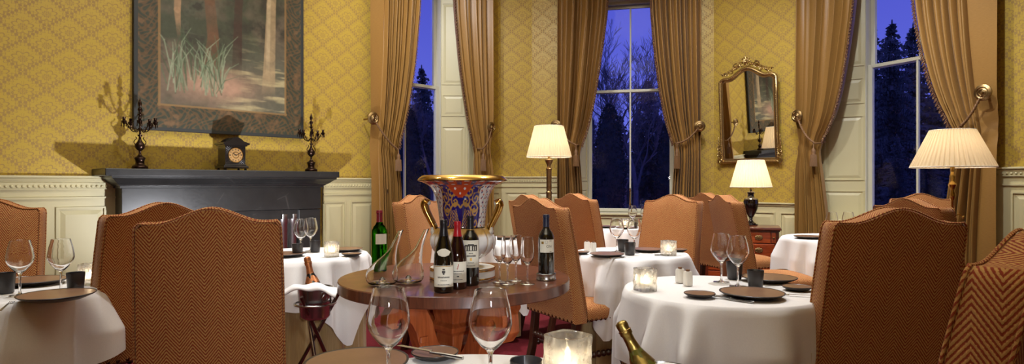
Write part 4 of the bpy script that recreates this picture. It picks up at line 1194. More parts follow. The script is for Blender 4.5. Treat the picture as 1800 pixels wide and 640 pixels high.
def make_plate(R, h):
    def mk():
        o = bpy.data.objects.new('plate', None); COL.objects.link(o); n = 56; rr = random.Random(int(R*1000))
        ph = rr.uniform(0, 6); wob = lambda a, k: 1+.015*math.sin(2*a+ph)+.010*math.sin(3*a)+.005*math.sin(7*a+ph)
        m = MB(); m.lathe([(0,0),(R*.62,0),(R*.70,.002),(R*.93,h*.75),(R*.99,h),(R,h+.002),(R*.985,h+.0035),(R*.95,h+.002)], n, rf=wob)
        m.f.pop()
        obj('rim', m, M['rim'], o, smooth=60)
        g = MB(); g.lathe([(R*.952,h+.002),(R*.90,h*.80),(R*.70,h*.42),(R*.4,h*.34),(0,h*.32)], n, rf=wob)
        g.f.pop(0); obj('glazed_well', g, M['glaze'], o, smooth=60, flip=False)
        return o
    return mk
plate = Kind(make_plate(.125, .019), 'plate', 'large brown-glazed plates')
splate = Kind(make_plate(.060, .014), 'plate', 'small dark side plates')
def PL(px, d, k, label, rz=0, sc=None, ry=0): (plate if k else splate)((X(px, d), d, TZ+.001), rz, label, scale=sc)
PL(1322, 2.46, 1, 'large brown plate at the front of the nearest laid table', .3)
PL(1352, 2.86, 1, 'large brown plate at the back of the nearest laid table, behind the cup', 1.3, .95)
PL(1230, 2.46, 0, 'small dark dish left of the front plate on the nearest laid table', .4)
PL(1401, 2.62, 0, 'small dark dish at the right of the nearest laid table beside the big chair', 1.0)
PL(1067, 3.84, 1, 'brown plate at the front of the middle table', .9, .85)
PL(1138, 4.12, 1, 'brown plate at the back of the middle table beside the candle holder', 2, .8)
PL(1021, 3.97, 0, 'small dark dish at the left end of the middle table, by the salt and pepper', 0, .9)
PL(1193, 4.12, 0, 'small dark dish at the right end of the middle table behind the candle', 0, .9)
PL(1064, 6.36, 1, 'dark plate at the left of the farthest table', 0, .85)
PL(1100, 6.2, 1, 'dark plate in the middle of the farthest table', 1, .85)
PL(1150, 6.25, 0, 'small dark dish on the farthest table beside the orange chair', 1, .9)
PL(1421, 5.1, 1, 'brown plate at the left of the table below the right window', 1, .9)
PL(1452, 4.93, 0, 'small dark dish on the right table, just left of the big chair back', 0, .9)
PL(610, 4.14, 1, 'dark plate at the right of the table before the fireplace, behind the candle', 0, .82)
PL(618, 3.86, 0, 'small dark dish right of the candle on the table before the fireplace', 0)
PL(503, 3.84, 1, 'dark plate at the left of the table before the fireplace, cut by the chair', 0, .9)
PL(100, 2.41, 1, 'large brown plate at the front of the left-edge table', .5, 1.05)
PL(62, 2.78, 1, 'large brown plate at the back of the left-edge table, behind the glasses', 1.5, 1.0)
PL(765, 1.60, 0, 'small dark dish with a knife across it on the closest table', .5, 1.0)
PL(628, 1.50, 1, 'large brown plate cut by the bottom edge, left on the closest table', .3)
PL(884, 5.02, 1, 'upper dark plate on the table behind the urn, over the slender glasses', .3, .8)
PL(912, 5.12, 0, 'dark dish at the right of the table behind the urn', .3, 1)

def mkcup():
    o = bpy.data.objects.new('tumbler', None); COL.objects.link(o); m = MB()
    m.lathe([(0,0),(.027,0),(.029,.003),(.0345,.072),(.034,.0745),(.0325,.0735),(.0272,.008),(0,.007)], 36, rf=lambda a, k: 1+.012*math.sin(2*a+k))
    obj('cup', m, M['stoneware'], o, smooth=50); return o
cup = Kind(mkcup, 'cup', 'dark stoneware tumblers')
def CUP(px, d, label, sc=None): cup((X(px, d), d, TZ+.001), 0, label, scale=sc)
CUP(1328, 2.69, 'front dark tumbler on the nearest laid table, behind the front plate')
CUP(1291, 2.93, 'rear dark tumbler on the nearest laid table, behind the wine glasses', 1.08)
CUP(1107, 3.92, 'front dark tumbler on the middle table', 1.05)
CUP(1095, 4.12, 'rear dark tumbler on the middle table, left of the front one', 1.05)
CUP(1120, 6.2, 'dark tumbler on the farthest table under the window')
CUP(523, 3.86, 'front dark tumbler on the table before the fireplace')
CUP(554, 4.08, 'rear dark tumbler on the table before the fireplace')
CUP(8, 2.55, 'dark tumbler at the very left edge', 1.1)
CUP(133, 2.62, 'dark tumbler on the left-edge table beside the candle')
CUP(925, 1.32, 'dark tumbler on the closest table, only its rim above the bottom edge')

def mkcandle():
    o = bpy.data.objects.new('candle_holder', None); COL.objects.link(o)
    m = MB(); n = 48; H = .092
    def rad(a, z):
        s = 1/max(abs(math.cos(a)), abs(math.sin(a))); s = min(s, 1.22)
        return .040*s*(1+.018*math.sin(z*190+3*a)+.02*math.sin(7*a+z*90))
    rows = []
    for k in range(15): z = H*k/14; rows.append([(rad(2*PI*i/n, z)*math.cos(2*PI*i/n), rad(2*PI*i/n, z)*math.sin(2*PI*i/n), z) for i in range(n)])
    for r, z in ((.037, H), (.032, H-.003), (.031, .05), (.030, .018), (.0, .016)): rows.append([(r*math.cos(2*PI*i/n), r*math.sin(2*PI*i/n), z) for i in range(n)])
    m.grid(rows, loop=True); m.f.append(tuple(range(n-1,-1,-1)))
    obj('ice_glass_block', m, M['icy'], o, smooth=60)
    c = MB(); c.lathe([(0,.018),(.019,.018),(.019,.032),(0,.032)], 20); ca = obj('tealight', c, M['wax'], o, smooth=40)
    f = MB(); f.lathe([(0,.034),(.004,.037),(.006,.044),(.0045,.052),(.001,.062),(0,.064)], 12); obj('flame', f, M['flame'], ca, smooth=80)
    return o
candle = Kind(mkcandle, 'candle holder', 'lit ice-glass candle holders')
CL = []
def CAN(px, d, label, rz=.5, sc=None):
    candle((X(px, d), d, TZ+.001), rz, label, scale=sc); CL.append((X(px, d), d, TZ+.07*(sc or 1)))
CAN(1134, 2.62, 'lit ice-glass candle holder on the nearest laid table, left of salt and pepper', .35)
CAN(1175, 3.90, 'lit ice-glass candle holder at the right of the middle table', .5, 1.0)
CAN(583, 3.83, 'lit ice-glass candle holder on the table before the fireplace', .5, 1.0)
CAN(159, 2.77, 'lit ice-glass candle holder on the left-edge table beside the chair', .2, 1.0)
CAN(998, 1.42, 'brightest ice-glass candle holder at the bottom edge on the closest table', .75, 1.12)
CAN(1099, 6.36, 'ice-glass candle holder on the farthest table under the window', .2, 1.0)

def mkshaker():
    o = bpy.data.objects.new('salt_shaker', None); COL.objects.link(o); m = MB()
    m.lathe([(0,0),(.017,0),(.018,.003),(.0178,.055),(.015,.062),(0,.062)], 24, rf=lambda a, k: min(1.25, 1/max(abs(math.cos(a)), abs(math.sin(a))))*.94)
    obj('body', m, M['porcelain'], o, smooth=50)
    c = MB(); c.lathe([(0,.060),(.008,.060),(.009,.070),(0,.071)], 14); obj('stopper', c, M['cork'], o, smooth=50); return o
shaker = Kind(mkshaker, 'salt and pepper', 'white salt and pepper shakers')
for px, d, lb in ((1195.5, 2.82, 'left of the two white shakers on the nearest laid table'), (1209, 2.74, 'right of the two white shakers on the nearest laid table'), (1032, 4.14, 'left of the two white shakers on the middle table'), (1043, 4.08, 'right of the two white shakers on the middle table')):
    shaker((X(px, d), d, TZ+.001), .3, lb)

# cutlery
def mkfork():
    o = bpy.data.objects.new('fork', None); COL.objects.link(o); m = MB()
    m.add([(x, y, z+dz) for dz in (0,.002) for x, y, z in ((-.004,-.10,.004),(.004,-.10,.004),(.0025,.02,.008),(.009,.045,.004),(-.009,.045,.004),(-.0025,.02,.008))],
          [(0,1,2,5),(5,2,3,4),(6,11,8,7),(11,10,9,8),(0,6,7,1),(1,7,8,2),(2,8,9,3),(3,9,10,4),(4,10,11,5),(5,11,6,0)])
    for i in range(4): x = -.0075+.005*i; m.tube([(x,.043,.005),(x,.065,.003),(x,.09,.006)], .0013, 5)
    obj('metal', m, M['steel'], o, smooth=40); return o
def mkknife():
    o = bpy.data.objects.new('knife', None); COL.objects.link(o); m = MB()
    m.tube([(0,-.11,.004),(0,-.05,.0045),(0,-.01,.004)], [.0048,.004,.003], 8)
    m.add([(-.001,-.012,.002),(.001,-.012,.002),(.001,-.012,.010),(-.001,-.012,.010),(-.0006,.10,.003),(.0006,.10,.003),(.0006,.09,.012),(-.0006,.09,.012)], [(3,2,1,0),(4,5,6,7),(0,1,5,4),(1,2,6,5),(2,3,7,6),(3,0,4,7)], Matrix.Rotation(PI/2*.9, 4, 'Y') @ Matrix.Translation((-.006, 0, 0)))
    obj('metal', m, M['steel'], o, smooth=40); return o
fork = Kind(mkfork, 'fork', 'steel forks'); knife = Kind(mkknife, 'knife', 'steel knives')
def CU(k, px, py, rz, label, z=0):
    p = pt(px, py, TZ); k((p[0], p[1], TZ+z), rz, label)
CU(fork, 1266, 524, .75, 'fork left of the front plate on the nearest laid table', .0)
CU(knife, 1276, 527, .80, 'knife beside the fork on the nearest laid table')
CU(knife, 1392, 520, -1.9, 'knife right of the front plate on the nearest laid table')
CU(fork, 1384, 505, -1.5, 'fork near the right dish on the nearest laid table', .0)
CU(fork, 12, 540, .5, 'fork at the left edge on the left-edge table')
CU(knife, 1095, 453, -.9, 'knife in front of the tumbler on the middle table')
CU(knife, 1180, 449, -1.4, 'knife in front of the candle on the middle table')
knife((X(750, 1.57), 1.57, TZ+.02), 1.05, 'knife laid across the small dish on the closest table')

# bottles --------------------------------------------------------------
BORD = [(0,.006),(.02,.002),(.034,0),(.0372,.004),(.0375,.012),(.0375,.188),(.036,.202),(.029,.218),(.019,.230),(.0148,.242),(.0142,.262),(.0142,.284),(.0156,.285),(.0156,.293),(.0142,.295),(.0142,.300),(0,.300)]
BURG = [(0,.006),(.02,.002),(.037,0),(.041,.004),(.0415,.012),(.0415,.135),(.040,.155),(.034,.182),(.026,.208),(.0195,.232),(.0155,.255),(.0145,.275),(.0158,.282),(.0158,.290),(.0145,.293),(.0145,.298),(0,.298)]
def bottle(name, loc, rz, label, prof, gm, capm, zcap, lab=None, marks=None, sc=1.0, neck=None):
    o = thing(name, label, 'bottle', loc, rz)
    b = MB(); b.lathe([(r*sc, z*sc) for r, z in prof], 40); obj('glass_body', b, gm, o, smooth=50)
    c = MB(); pr = [(r*sc+.0007, z*sc) for r, z in prof if z >= zcap and r > 0]; c.lathe([(pr[0][0]-.001, pr[0][1])]+pr+[(0, pr[-1][1]+.0008)], 32); obj('capsule', c, capm, o, smooth=50)
    if lab:
        z0, z1, sp, mat = lab
        R = [r for r, z in prof if abs(z-.05) < .1][-1]*sc; R = (.0415 if prof is BURG else .0375)*sc+.0006
        q = MB(); n = 24
        rows = [[(R*math.sin(-sp+2*sp*i/n), -R*math.cos(-sp+2*sp*i/n), z*sc) for i in range(n+1)] for z in (z0, z1)]
        q.grid(rows); lo = obj('label', q, mat, o, smooth=60)
        for (a0, a1, za, zc, mm) in marks or []:
            k = MB(); R2 = R+.0005; nn = 8
            k.grid([[(R2*math.sin(a0+(a1-a0)*i/nn), -R2*math.cos(a0+(a1-a0)*i/nn), z*sc) for i in range(nn+1)] for z in (za, zc)])
            obj('print', k, M[mm], lo, smooth=60)
    return o
def textline(z, a0, a1, h, mm, seed):
    r = random.Random(seed); o = []; a = a0
    while a < a1: w = r.uniform(.03, .07); o.append((a, min(a+w, a1), z, z+h*r.uniform(.7, 1), mm)); a += w+.022
    return o
wz = .7515
def at8(px, py): p = pt(px, py, wz); return (p[0], p[1], wz)
lab1 = [(-1.15, 1.15, .1085, .1105, 'inkgold')] + [(-.12,.12,.094,.100,'ink'), (-.16,.16,.082,.092,'ink'), (-.08,.08,.076,.083,'ink')] + textline(.062, -.6, .6, .007, 'ink', 1) + textline(.050, -.3, .3, .003, 'ink', 2) + textline(.033, -.6, .6, .004, 'ink', 3)
bottle('wine_bottle', (X(780, 2.60), 2.60, wz), .1, 'dark wine bottle with cream label and black capsule, leftmost of three before the urn', BURG, M['winebottle'], M['blackfoil'], .228, (.025, .113, 1.2, M['paper']), lab1, 1.0)
o = [q for q in bpy.data.objects if q.name == 'wine_bottle'][0]
q = MB(); n = 20; rows = []
for z, w in ((.150,.18),(.155,.55),(.163,.70),(.168,.85),(.176,.55),(.182,.2)):
    Rr = np.interp(z, [.135,.155,.182,.208], [.0415,.040,.034,.026])+.0008
    rows.append([(Rr*math.sin(-w+2*w*i/n), -Rr*math.cos(-w+2*w*i/n), z) for i in range(n+1)])
q.grid(rows); obj('neck_label', q, M['paper'], o, smooth=60)
lab2 = textline(.078, -.6, .7, .005, 'ink', 4) + textline(.068, -.4, .4, .003, 'ink', 5) + [(-.12, .12, .055, .060, 'ink')] + textline(.042, -.5, .5, .003, 'ink', 6) + [(-.10, -.03, .088, .095, 'redfoil'), (-.04, .03, .094, .103, 'redfoil'), (.02, .09, .102, .112, 'redfoil')]
bottle('wine_bottle', (X(804, 2.69), 2.69, wz), .15, 'wine bottle with red capsule, the middle one of three before the urn', BURG, M['winered'], M['redfoil'], .228, (.030, .122, 1.2, M['paper']), lab2, .96)
lab3 = [(-.75, .75, .150, .176, 'ink'), (-.35, .35, .176, .180, 'ink'), (-.6, -.5, .153, .170, 'paper'), (-.35, -.25, .153, .170, 'paper'), (-.1, .1, .153, .172, 'paper'), (.25, .35, .153, .170, 'paper'), (.5, .6, .153, .170, 'paper')] + textline(.138, -.25, .25, .005, 'ink', 7) + textline(.125, -.6, .6, .009, 'ink', 8) + [(-.12, .12, .108, .120, 'inkgold')] + textline(.098, -.35, .35, .004, 'ink', 9) + textline(.085, -.5, .5, .003, 'ink', 10)
bottle('wine_bottle', (X(827, 2.78), 2.78, wz), .12, 'square-shouldered wine bottle with white estate label, rightmost of three before the urn', BORD, M['winebottle'], M['blackfoil'], .240, (.078, .196, 1.15, M['paper']), lab3, 1.02)
o3 = [q for q in bpy.data.objects if q.name.startswith('wine_bottle')][-1]
q = MB(); q.lathe([(.0166,.243),(.0166,.247)], 24); q.f = q.f[:-2]; obj('gold_band', q, M['inkgold'], o3, smooth=60)
cst = (X(960, 2.93), 2.93, wz)
o = thing('bottle_coaster', 'round silver coaster under the single bottle at the right of the wooden table', 'coaster', cst)
m = MB(); m.lathe([(0,0),(.046,0),(.047,.003),(.0455,.006),(.0455,.024),(.047,.028),(.0455,.030),(.043,.028),(.043,.005),(0,.004)], 40); obj('dish', m, M['steel'], o, smooth=40)
lab4 = [(.25, .55, .178, .1805, 'ink'), (-.75, -.45, .165, .176, 'inkgold')] + [(-.12+.3*math.cos(a)*.5-.02, -.12+.3*math.cos(a)*.5+.02, .172+.007*math.sin(a), .174+.007*math.sin(a), 'ink') for a in [k*PI/5 for k in range(10)]] + textline(.128, .3, .55, .003, 'ink', 11)
b4 = bottle('wine_bottle', (cst[0], cst[1], wz+.0045), .1, 'single dark wine bottle with white label standing in the silver coaster', BORD, M['winebottle'], M['bluefoil'], .235, (.125, .185, 1.0, M['paper']), lab4, 1.0)
tc_ = bpy.data.curves.new('t', 'FONT'); tc_.body = 'ON'; tc_.size = .017; tc_.align_x = 'CENTER'; to = bpy.data.objects.new('t', tc_); COL.objects.link(to)
dg = bpy.context.evaluated_depsgraph_get(); dg.update(); tme = bpy.data.meshes.new_from_object(to.evaluated_get(dg)); bpy.data.objects.remove(to)
k = MB(); k.v = [(.0385*math.sin((v.co.x+.008)/.0385), -.0387*math.cos((v.co.x+.008)/.0385), .148+v.co.y) for v in tme.vertices]; k.f = [tuple(p.vertices) for p in tme.polygons]
obj('print', k, M['ink'], [c for c in b4.children if c.name.startswith('label')][0])
bottle('wine_bottle', (X(667, 3.22), 3.22, wz), .5, 'green wine bottle with red capsule behind the left decanter', BORD, M['greenglass'], plain('dark_red_capsule', (120,24,40), .35), .235, (.135, .185, .8, M['paper']), None, 1.04)

# decanters: a bulb with a slanting open neck
def decanter(px, d, label):
    o = thing('decanter', label, 'decanter', (X(px, d), d, wz), 0, 'duck-necked glass decanters')
    m = MB(); n = 40
    # spine (x, z) and radius; the tube leans to the right as it climbs
    sp = [(0,.000,.001),(0,.0012,.045),(0,.006,.060),(-.001,.018,.0685),(-.002,.034,.0715),(-.001,.050,.070),(.003,.068,.064),(.011,.086,.053),(.022,.104,.041),(.033,.122,.030),(.042,.140,.0225),(.049,.158,.0175),(.055,.176,.0150),(.062,.194,.0135),(.071,.212,.0130),(.082,.230,.0150)]
    def ring(x, z, r, k, inn=0):
        t = max(0, (z-.05)/.19); tilt = .62*min(1, t*1.3)
        out = []
        for i in range(n):
            a = 2*PI*i/n; lx = (r-inn)*math.cos(a); ly = (r-inn)*math.sin(a)
            out.append((x+lx*math.cos(tilt), ly, z-lx*math.sin(tilt)*1.0+(.030*(1+math.cos(a))/2*max(0, (t-.8)/.2) if t > .8 else 0)))
        return out
    rows = [ring(x, z, r, k) for k, (x, z, r) in enumerate(sp)]
    inner = [ring(x, z+(.0015 if k < 3 else 0), r, k, .0026 if r > .01 else 0) for k, (x, z, r) in enumerate(sp) if k >= 1]
    inner = [ring(0, .012, .001, 0)] + [ring(0, .010, .035, 0)] + inner[1:]
    # punt inside: a raised dimple in the base
    rows += inner[::-1]
    m.grid(rows, loop=True); obj('glass', m, M['glass'], o, smooth=80)
    p_ = MB(); p_.lathe([(0,.034),(.006,.033),(.012,.026),(.015,.014)][::-1], 20); p_.f.pop(0)
    obj('punt', p_, M['glass'], o, smooth=80)
    return o
decanter(672, 2.78, 'left glass decanter with slanting open neck, in front of the green bottle')
decanter(718, 2.84, 'right glass decanter with slanting open neck, in front of the orange chair')

# champagne and ice buckets ---------------------------------------------
def champagne(name, base, top, label, foil, scale=1.0):
    o = thing(name, label, 'bottle', base); v = Vector(top)-Vector(base)
    o.rotation_euler = v.to_track_quat('Z', 'Y').to_euler()
    m = MB(); m.lathe([(0,.006),(.042,0),(.044,.01),(.044,.155),(.040,.18),(.028,.212),(.019,.236),(.0165,.25),(0,.25)], 32); obj('glass_body', m, M['winebottle'] if foil != 'foil_gold' else plain('olive_glass', (86,84,34), .1, coat=.5), o, smooth=50)
    m = MB(); m.lathe([(.0405,.180),(.0285,.212),(.0205,.230),(.018,.245),(.0165,.262),(.0165,.28),(.0195,.284),(.0195,.296),(.0175,.300),(.019,.312),(.0175,.322),(.010,.327),(0,.328)], 32, rf=lambda a, k: 1+.03*math.sin(a*5+k*2)); m.f.pop(-1) if False else None
    f = obj('foil', m, M[foil], o, smooth=50)
    w = MB(); w.tube([(.0198*math.cos(2*PI*i/20), .0198*math.sin(2*PI*i/20), .297) for i in range(21)], .0012, 5, cap=False); obj('wire', w, M['brass'], f)
    return o
def bucket_stand(cx, cy, rz, where, napkin_rot, btop, foil):
    o = thing('bucket_stand', 'folding three-legged wine bucket stand '+where, 'stand', (cx, cy, 0), rz, 'crossed-leg bucket stands')
    for k in range(3):
        a = 2*PI*k/3; b = a+PI*.92
        m = MB(); m.tube([(.125*math.cos(a), .125*math.sin(a), .615), (.21*math.cos(b), .21*math.sin(b), .0)], .010, 10); obj('leg', m, M['gunmetal'], o, smooth=60)
    m = MB(); m.tube([(.105*math.cos(2*PI*i/30), .105*math.sin(2*PI*i/30), .560) for i in range(31)], .006, 6, cap=False); obj('ring', m, M['steel'], o, smooth=60)
    bz = .475
    b = thing('ice_bucket', 'polished steel ice bucket with ring handles '+where, 'ice bucket', (cx, cy, bz), rz, 'steel ice buckets')
    m = MB(); m.lathe([(0,.0),(.05,.0),(.068,.006),(.078,.02),(.090,.16),(.094,.168),(.095,.172),(.091,.172),(.087,.160),(.074,.022),(0,.008)], 48); obj('bowl', m, M['steel'], b, smooth=50)
    for sg in (-1, 1):
        h = MB(); h.tube([(sg*.094+sg*.006*math.sin(t), .024*math.cos(t), .125+.024*math.sin(t)) for t in [2*PI*i/20 for i in range(21)]], .003, 6, cap=False, T=Matrix.Rotation(-.9, 4, 'Z')); obj('handle', h, M['steel'], b, smooth=60)
    # napkin folded over the rim
    NA = 60; rows = []
    for k in range(9):
        row = []
        for i in range(NA+1):
            t = i/NA*2-1; u = k/8*2-1
            x = t*.150; y = u*.055-.045
            r = math.hypot(x, y); z = .181+.009*math.cos(t*PI*.9)-.030*max(0, abs(t)-.62)**1.2*1.2+.006*math.sin(t*7+u*2)-.02*abs(u)**2-.05*max(0, r-.105)
            row.append((x, y, z))
        rows.append(row)
    n_ = obj('napkin', MB().grid(rows), M['cloth'], smooth=180, solid=.008, loc=(cx, cy, bz+.004), rz=napkin_rot)
    tag(n_, 'folded white napkin draped over the ice bucket '+where, 'napkin', 'napkins on the ice buckets')
    champagne('champagne_bottle', (cx+btop[0]*-.25, cy+.02, bz+.012), (cx+btop[0], cy+.02+btop[1], bz+.33), 'foil-topped champagne bottle leaning out of the ice bucket '+where, foil)
bucket_stand(X(554, 3.35), 3.35, .25, 'before the fireplace table', -.1, (-.065, .04), 'foil_pink')
bucket_stand(X(1165, 1.86), 1.86, .4, 'in front of the nearest laid table', -.15, (-.13, .06), 'foil_gold')
bucket_stand(X(184, 1.29), 1.29, .4, 'at the bottom left corner', .5, (-.04, .02), 'foil_gold')
# ------------------------------------------------------------------ painted campana urn
def build_urn():
    d = 3.0; cx = X(813, d); base = .7515; U = 3.0/1100
    t = thing('campana_urn', 'large blue, white and gold porcelain urn with gilt handles on the wooden table', 'urn', (cx, d, base))
    def zz(y): return (1.2-(y-323)/366.7)-base
    key = [(300,0,0)]
    P = [(40,398),(40,392),(42.5,370),(46,350),(52,335),(59,326),(70,320.5),(78,318)]
    # body rows, bottom to top
    pr = []
    for i in range(len(P)-1):
        p0, p1, p2, p3 = P[max(i-1,0)], P[i], P[i+1], P[min(i+2, len(P)-1)]
        for s_ in range(16):
            q = s_/16; f = lambda k: .5*((2*p1[k])+(-p0[k]+p2[k])*q+(2*p0[k]-5*p1[k]+4*p2[k]-p3[k])*q*q+(-p0[k]+3*p1[k]-3*p2[k]+p3[k])*q**3)
            pr.append((f(0)*U, zz(f(1))))
    pr.append((78*U, zz(318)))
    NA = 360
    m = MB(); m.lathe(pr, NA); m.f = m.f[:-2]
    co = np.array(m.v); a = np.arctan2(co[:, 1], co[:, 0]); Z = co[:, 2]; r = np.hypot(co[:, 0], co[:, 1])
    front = ((a+PI/2+PI) % (2*PI))-PI            # 0 faces the room
    rep = np.where(np.abs(front) > PI/2, PI-np.abs(front), np.abs(front))   # mirrored, 0..pi/2
    v = (Z-zz(398))/(zz(326)-zz(398))             # 0..1 up the body
    u = rep*.60                                    # about the picture half-width units
    W_, B_, G_, O_ = C3((232,228,222)), C3((34,26,110)), C3((190,146,74)), C3((196,74,34))
    col = np.ones((len(Z), 3))*W_
    edge = .50*(.92+.1*np.sin(v*5))
    inb = u < edge
    col[inb] = B_
    gold = np.zeros(len(Z), bool)
    def spiral(cu, cv, R, p=.085, hand=1, off=0):
        du = (u-cu); dv = (v-cv)*.62; rho = np.hypot(du, dv); phi = np.arctan2(dv, du*hand)
        f = (rho/p-phi/(2*PI)+off) % 1
        return (rho < R) & (f < .36)
    for cu, cv, R, h in ((.12,.62,.10,1),(.35,.70,.09,-1),(.34,.40,.11,1),(.20,.86,.09,-1),(.42,.92,.07,1),(.38,.12,.09,-1)):
        gold |= spiral(cu, cv, R, .07, h)
    # acanthus fans low in the middle
    fan = (v < .42) & (u < .30) & (u > .04)
    gold |= fan & (((np.abs((u-.17))*1.3+v*.75)*16 % 1) < .42) & (np.abs(u-.17) < .12*(1-v*1.6)+.02)
    gold |= (np.abs(np.abs(u-.17)-(.12*(1-v*1.6)+.025)) < .008) & (v < .45)
    arc = np.abs(v-(.48+.10*np.sin(u*14))) < .03
    gold |= arc & (u < .44)
    gold |= (np.abs(u-edge) < .012)
    leaf = (np.abs(np.sin(u*34+v*9))*np.abs(np.sin(v*24-u*8)) > .86) & (v > .5)
    gold |= leaf & inb
    col[gold & inb] = G_
    wl_ = ~inb
    fl = (np.sin(v*34)*np.sin(u*46+v*10) > .72) & wl_; col[fl] = O_
    fl = (np.sin(v*26+1.7)*np.sin(u*40-v*12+2) > .78) & wl_; col[fl] = B_
    st = wl_ & (np.abs(u-(.60+.03*np.sin(v*18))) < .006); col[st] = B_
    # red shield under the rim with white rosette
    sh = (v > .72+.25*(u/.22)**2) & (u < .24); col[sh] = O_
    ring = sh & (np.abs(np.hypot(u, (v-1.05)*.5)-.06-.015*np.cos(6*np.arctan2((v-1.05)*.5, u+1e-6))) < .012); 
    col[sh & (np.hypot(u-.09, (v-.93)*.6) < .018)] = W_; col[sh & (np.hypot(u, (v-.82)*.6) < .016)] = W_
    top = v > 1.02
    band = np.where(np.abs(np.sin(rep*9)) > .55, 1, 0)
    col[top] = np.where(band[top][:, None] > 0, O_, B_*.8+G_*.2)
    col[top & (np.abs(np.sin(rep*9)*np.cos(v*40)) > .86)] = W_
    m.c = np.concatenate([col, np.ones((len(Z), 1))], 1)
    obj('painted_body', m, M['urnglaze'], t, smooth=180)
    k = MB(); R = 78*U
    k.lathe([(R-.004, zz(318)-.001),(R+.001, zz(317)),(R-.002, zz(314.5)),(R-.012, zz(311)),(R-.022, zz(308.5)),(R-.034, zz(308)),(R-.045, zz(310)),(R-.07, zz(326)),(R-.10, zz(350)),(R-.115, zz(390)),(0, zz(394))], 96)
    k.f.pop(-1) if False else None
    obj('gilt_rim', k, M['gilt2'], t, smooth=70)
    g = MB(); nl = 16
    lob = lambda a_, q: 1+(.055*abs(math.cos(a_*nl/2)) if 2 <= q <= 12 else 0)
    bow = [(41,399.5),(44,400),(47,403),(50,408),(53,414),(54.5,420),(54,428),(51,436),(46,443),(38,450),(29,455),(20,458),(14,460)][::-1]
    g.lathe([(a_*U, zz(b_)) for a_, b_ in bow], 192, rf=lob); co = np.array(g.v); yv = co[:, 2]
    cc = np.where((yv > zz(413))[:, None], C3((206,164,92)), C3((232,228,222)))
    cc = np.where(((yv < zz(413)) & (np.abs(np.cos(np.arctan2(co[:,1], co[:,0])*nl/2)) < .12))[:, None], C3((190,150,80)), cc)
    g.c = np.concatenate([cc, np.ones((len(cc), 1))], 1)
    obj('gadrooned_bowl', g, M['urnglaze'], t, smooth=180)
    f = MB(); f.lathe([(52,480.5),(52,479),(40,477.5),(26,475),(17,470),(13,465),(13,462),(18,460),(15,457)] and [(r_*U, zz(y_)) for r_, y_ in ((52,481),(51,478.5),(38,476.5),(24,473),(16,468),(13,464.5),(19,462),(19,459.5),(12,457))], 64); obj('gilt_foot', f, M['gilt2'], t, smooth=60)
    p = MB(); p.lathe([(0,0),(57*U,0),(57*U,.048),(55*U,.052),(0,.052)], 96); co = np.array(p.v)
    z_ = co[:, 2]; an = np.arctan2(co[:, 1], co[:, 0])
    obj('plinth', p, M['porcelain'], t, smooth=40)
    q = MB()
    for z0, z1 in ((.002,.010),(.040,.047)): q.lathe([(57.5*U, z0),(57.5*U, z1)], 96); q.f = q.f[:-2]
    q.tube([(57*U*math.cos(2*PI*i/96), 57*U*math.sin(2*PI*i/96), .051) for i in range(97)], .0028, 6, cap=False)
    obj('gilt_band', q, M['gilt2'], t, smooth=80)
    for sg in (-1, 1):
        h = MB(); pts = [(60,358),(64,355),(66,360),(63,370),(58,380),(53,390),(49,398),(47,406),(50,412)]
        pts = [(sg*a_*U, -.02+.0*i, zz(b_)) for i, (a_, b_) in enumerate(pts)]
        fine = []
        for i in range(len(pts)-1):
            for s_ in range(4): fine.append(Vector(pts[i]).lerp(Vector(pts[i+1]), s_/4))
        fine.append(Vector(pts[-1])); n = len(fine)
        for off in (-.011, .011):
            h.tube([p_+Vector((0, off, 0)) for p_ in fine], [.020-.006*i/n for i in range(n)], 12)
        ho = obj('handle', h, M['gilt2'], t, smooth=70)
        w_ = MB()
        w_.sphere((sg*61*U, -.02, zz(356)), .017, 14, 10, sc=(1,1.4,.9))
        obj('white_cap', w_, M['porcelain'], ho, smooth=80)
        w_ = MB()
        for i in range(5): w_.sphere((sg*(48+3*math.sin(i))*U, -.03-.004*i, zz(396+i*5)), .014, 10, 7, sc=(.8,1,1.1))
        obj('mask', w_, M['porcelain'], ho, smooth=80)
M['gilt2'] = plain('burnished_gilding', (214,170,92), .16, 1)
build_urn()

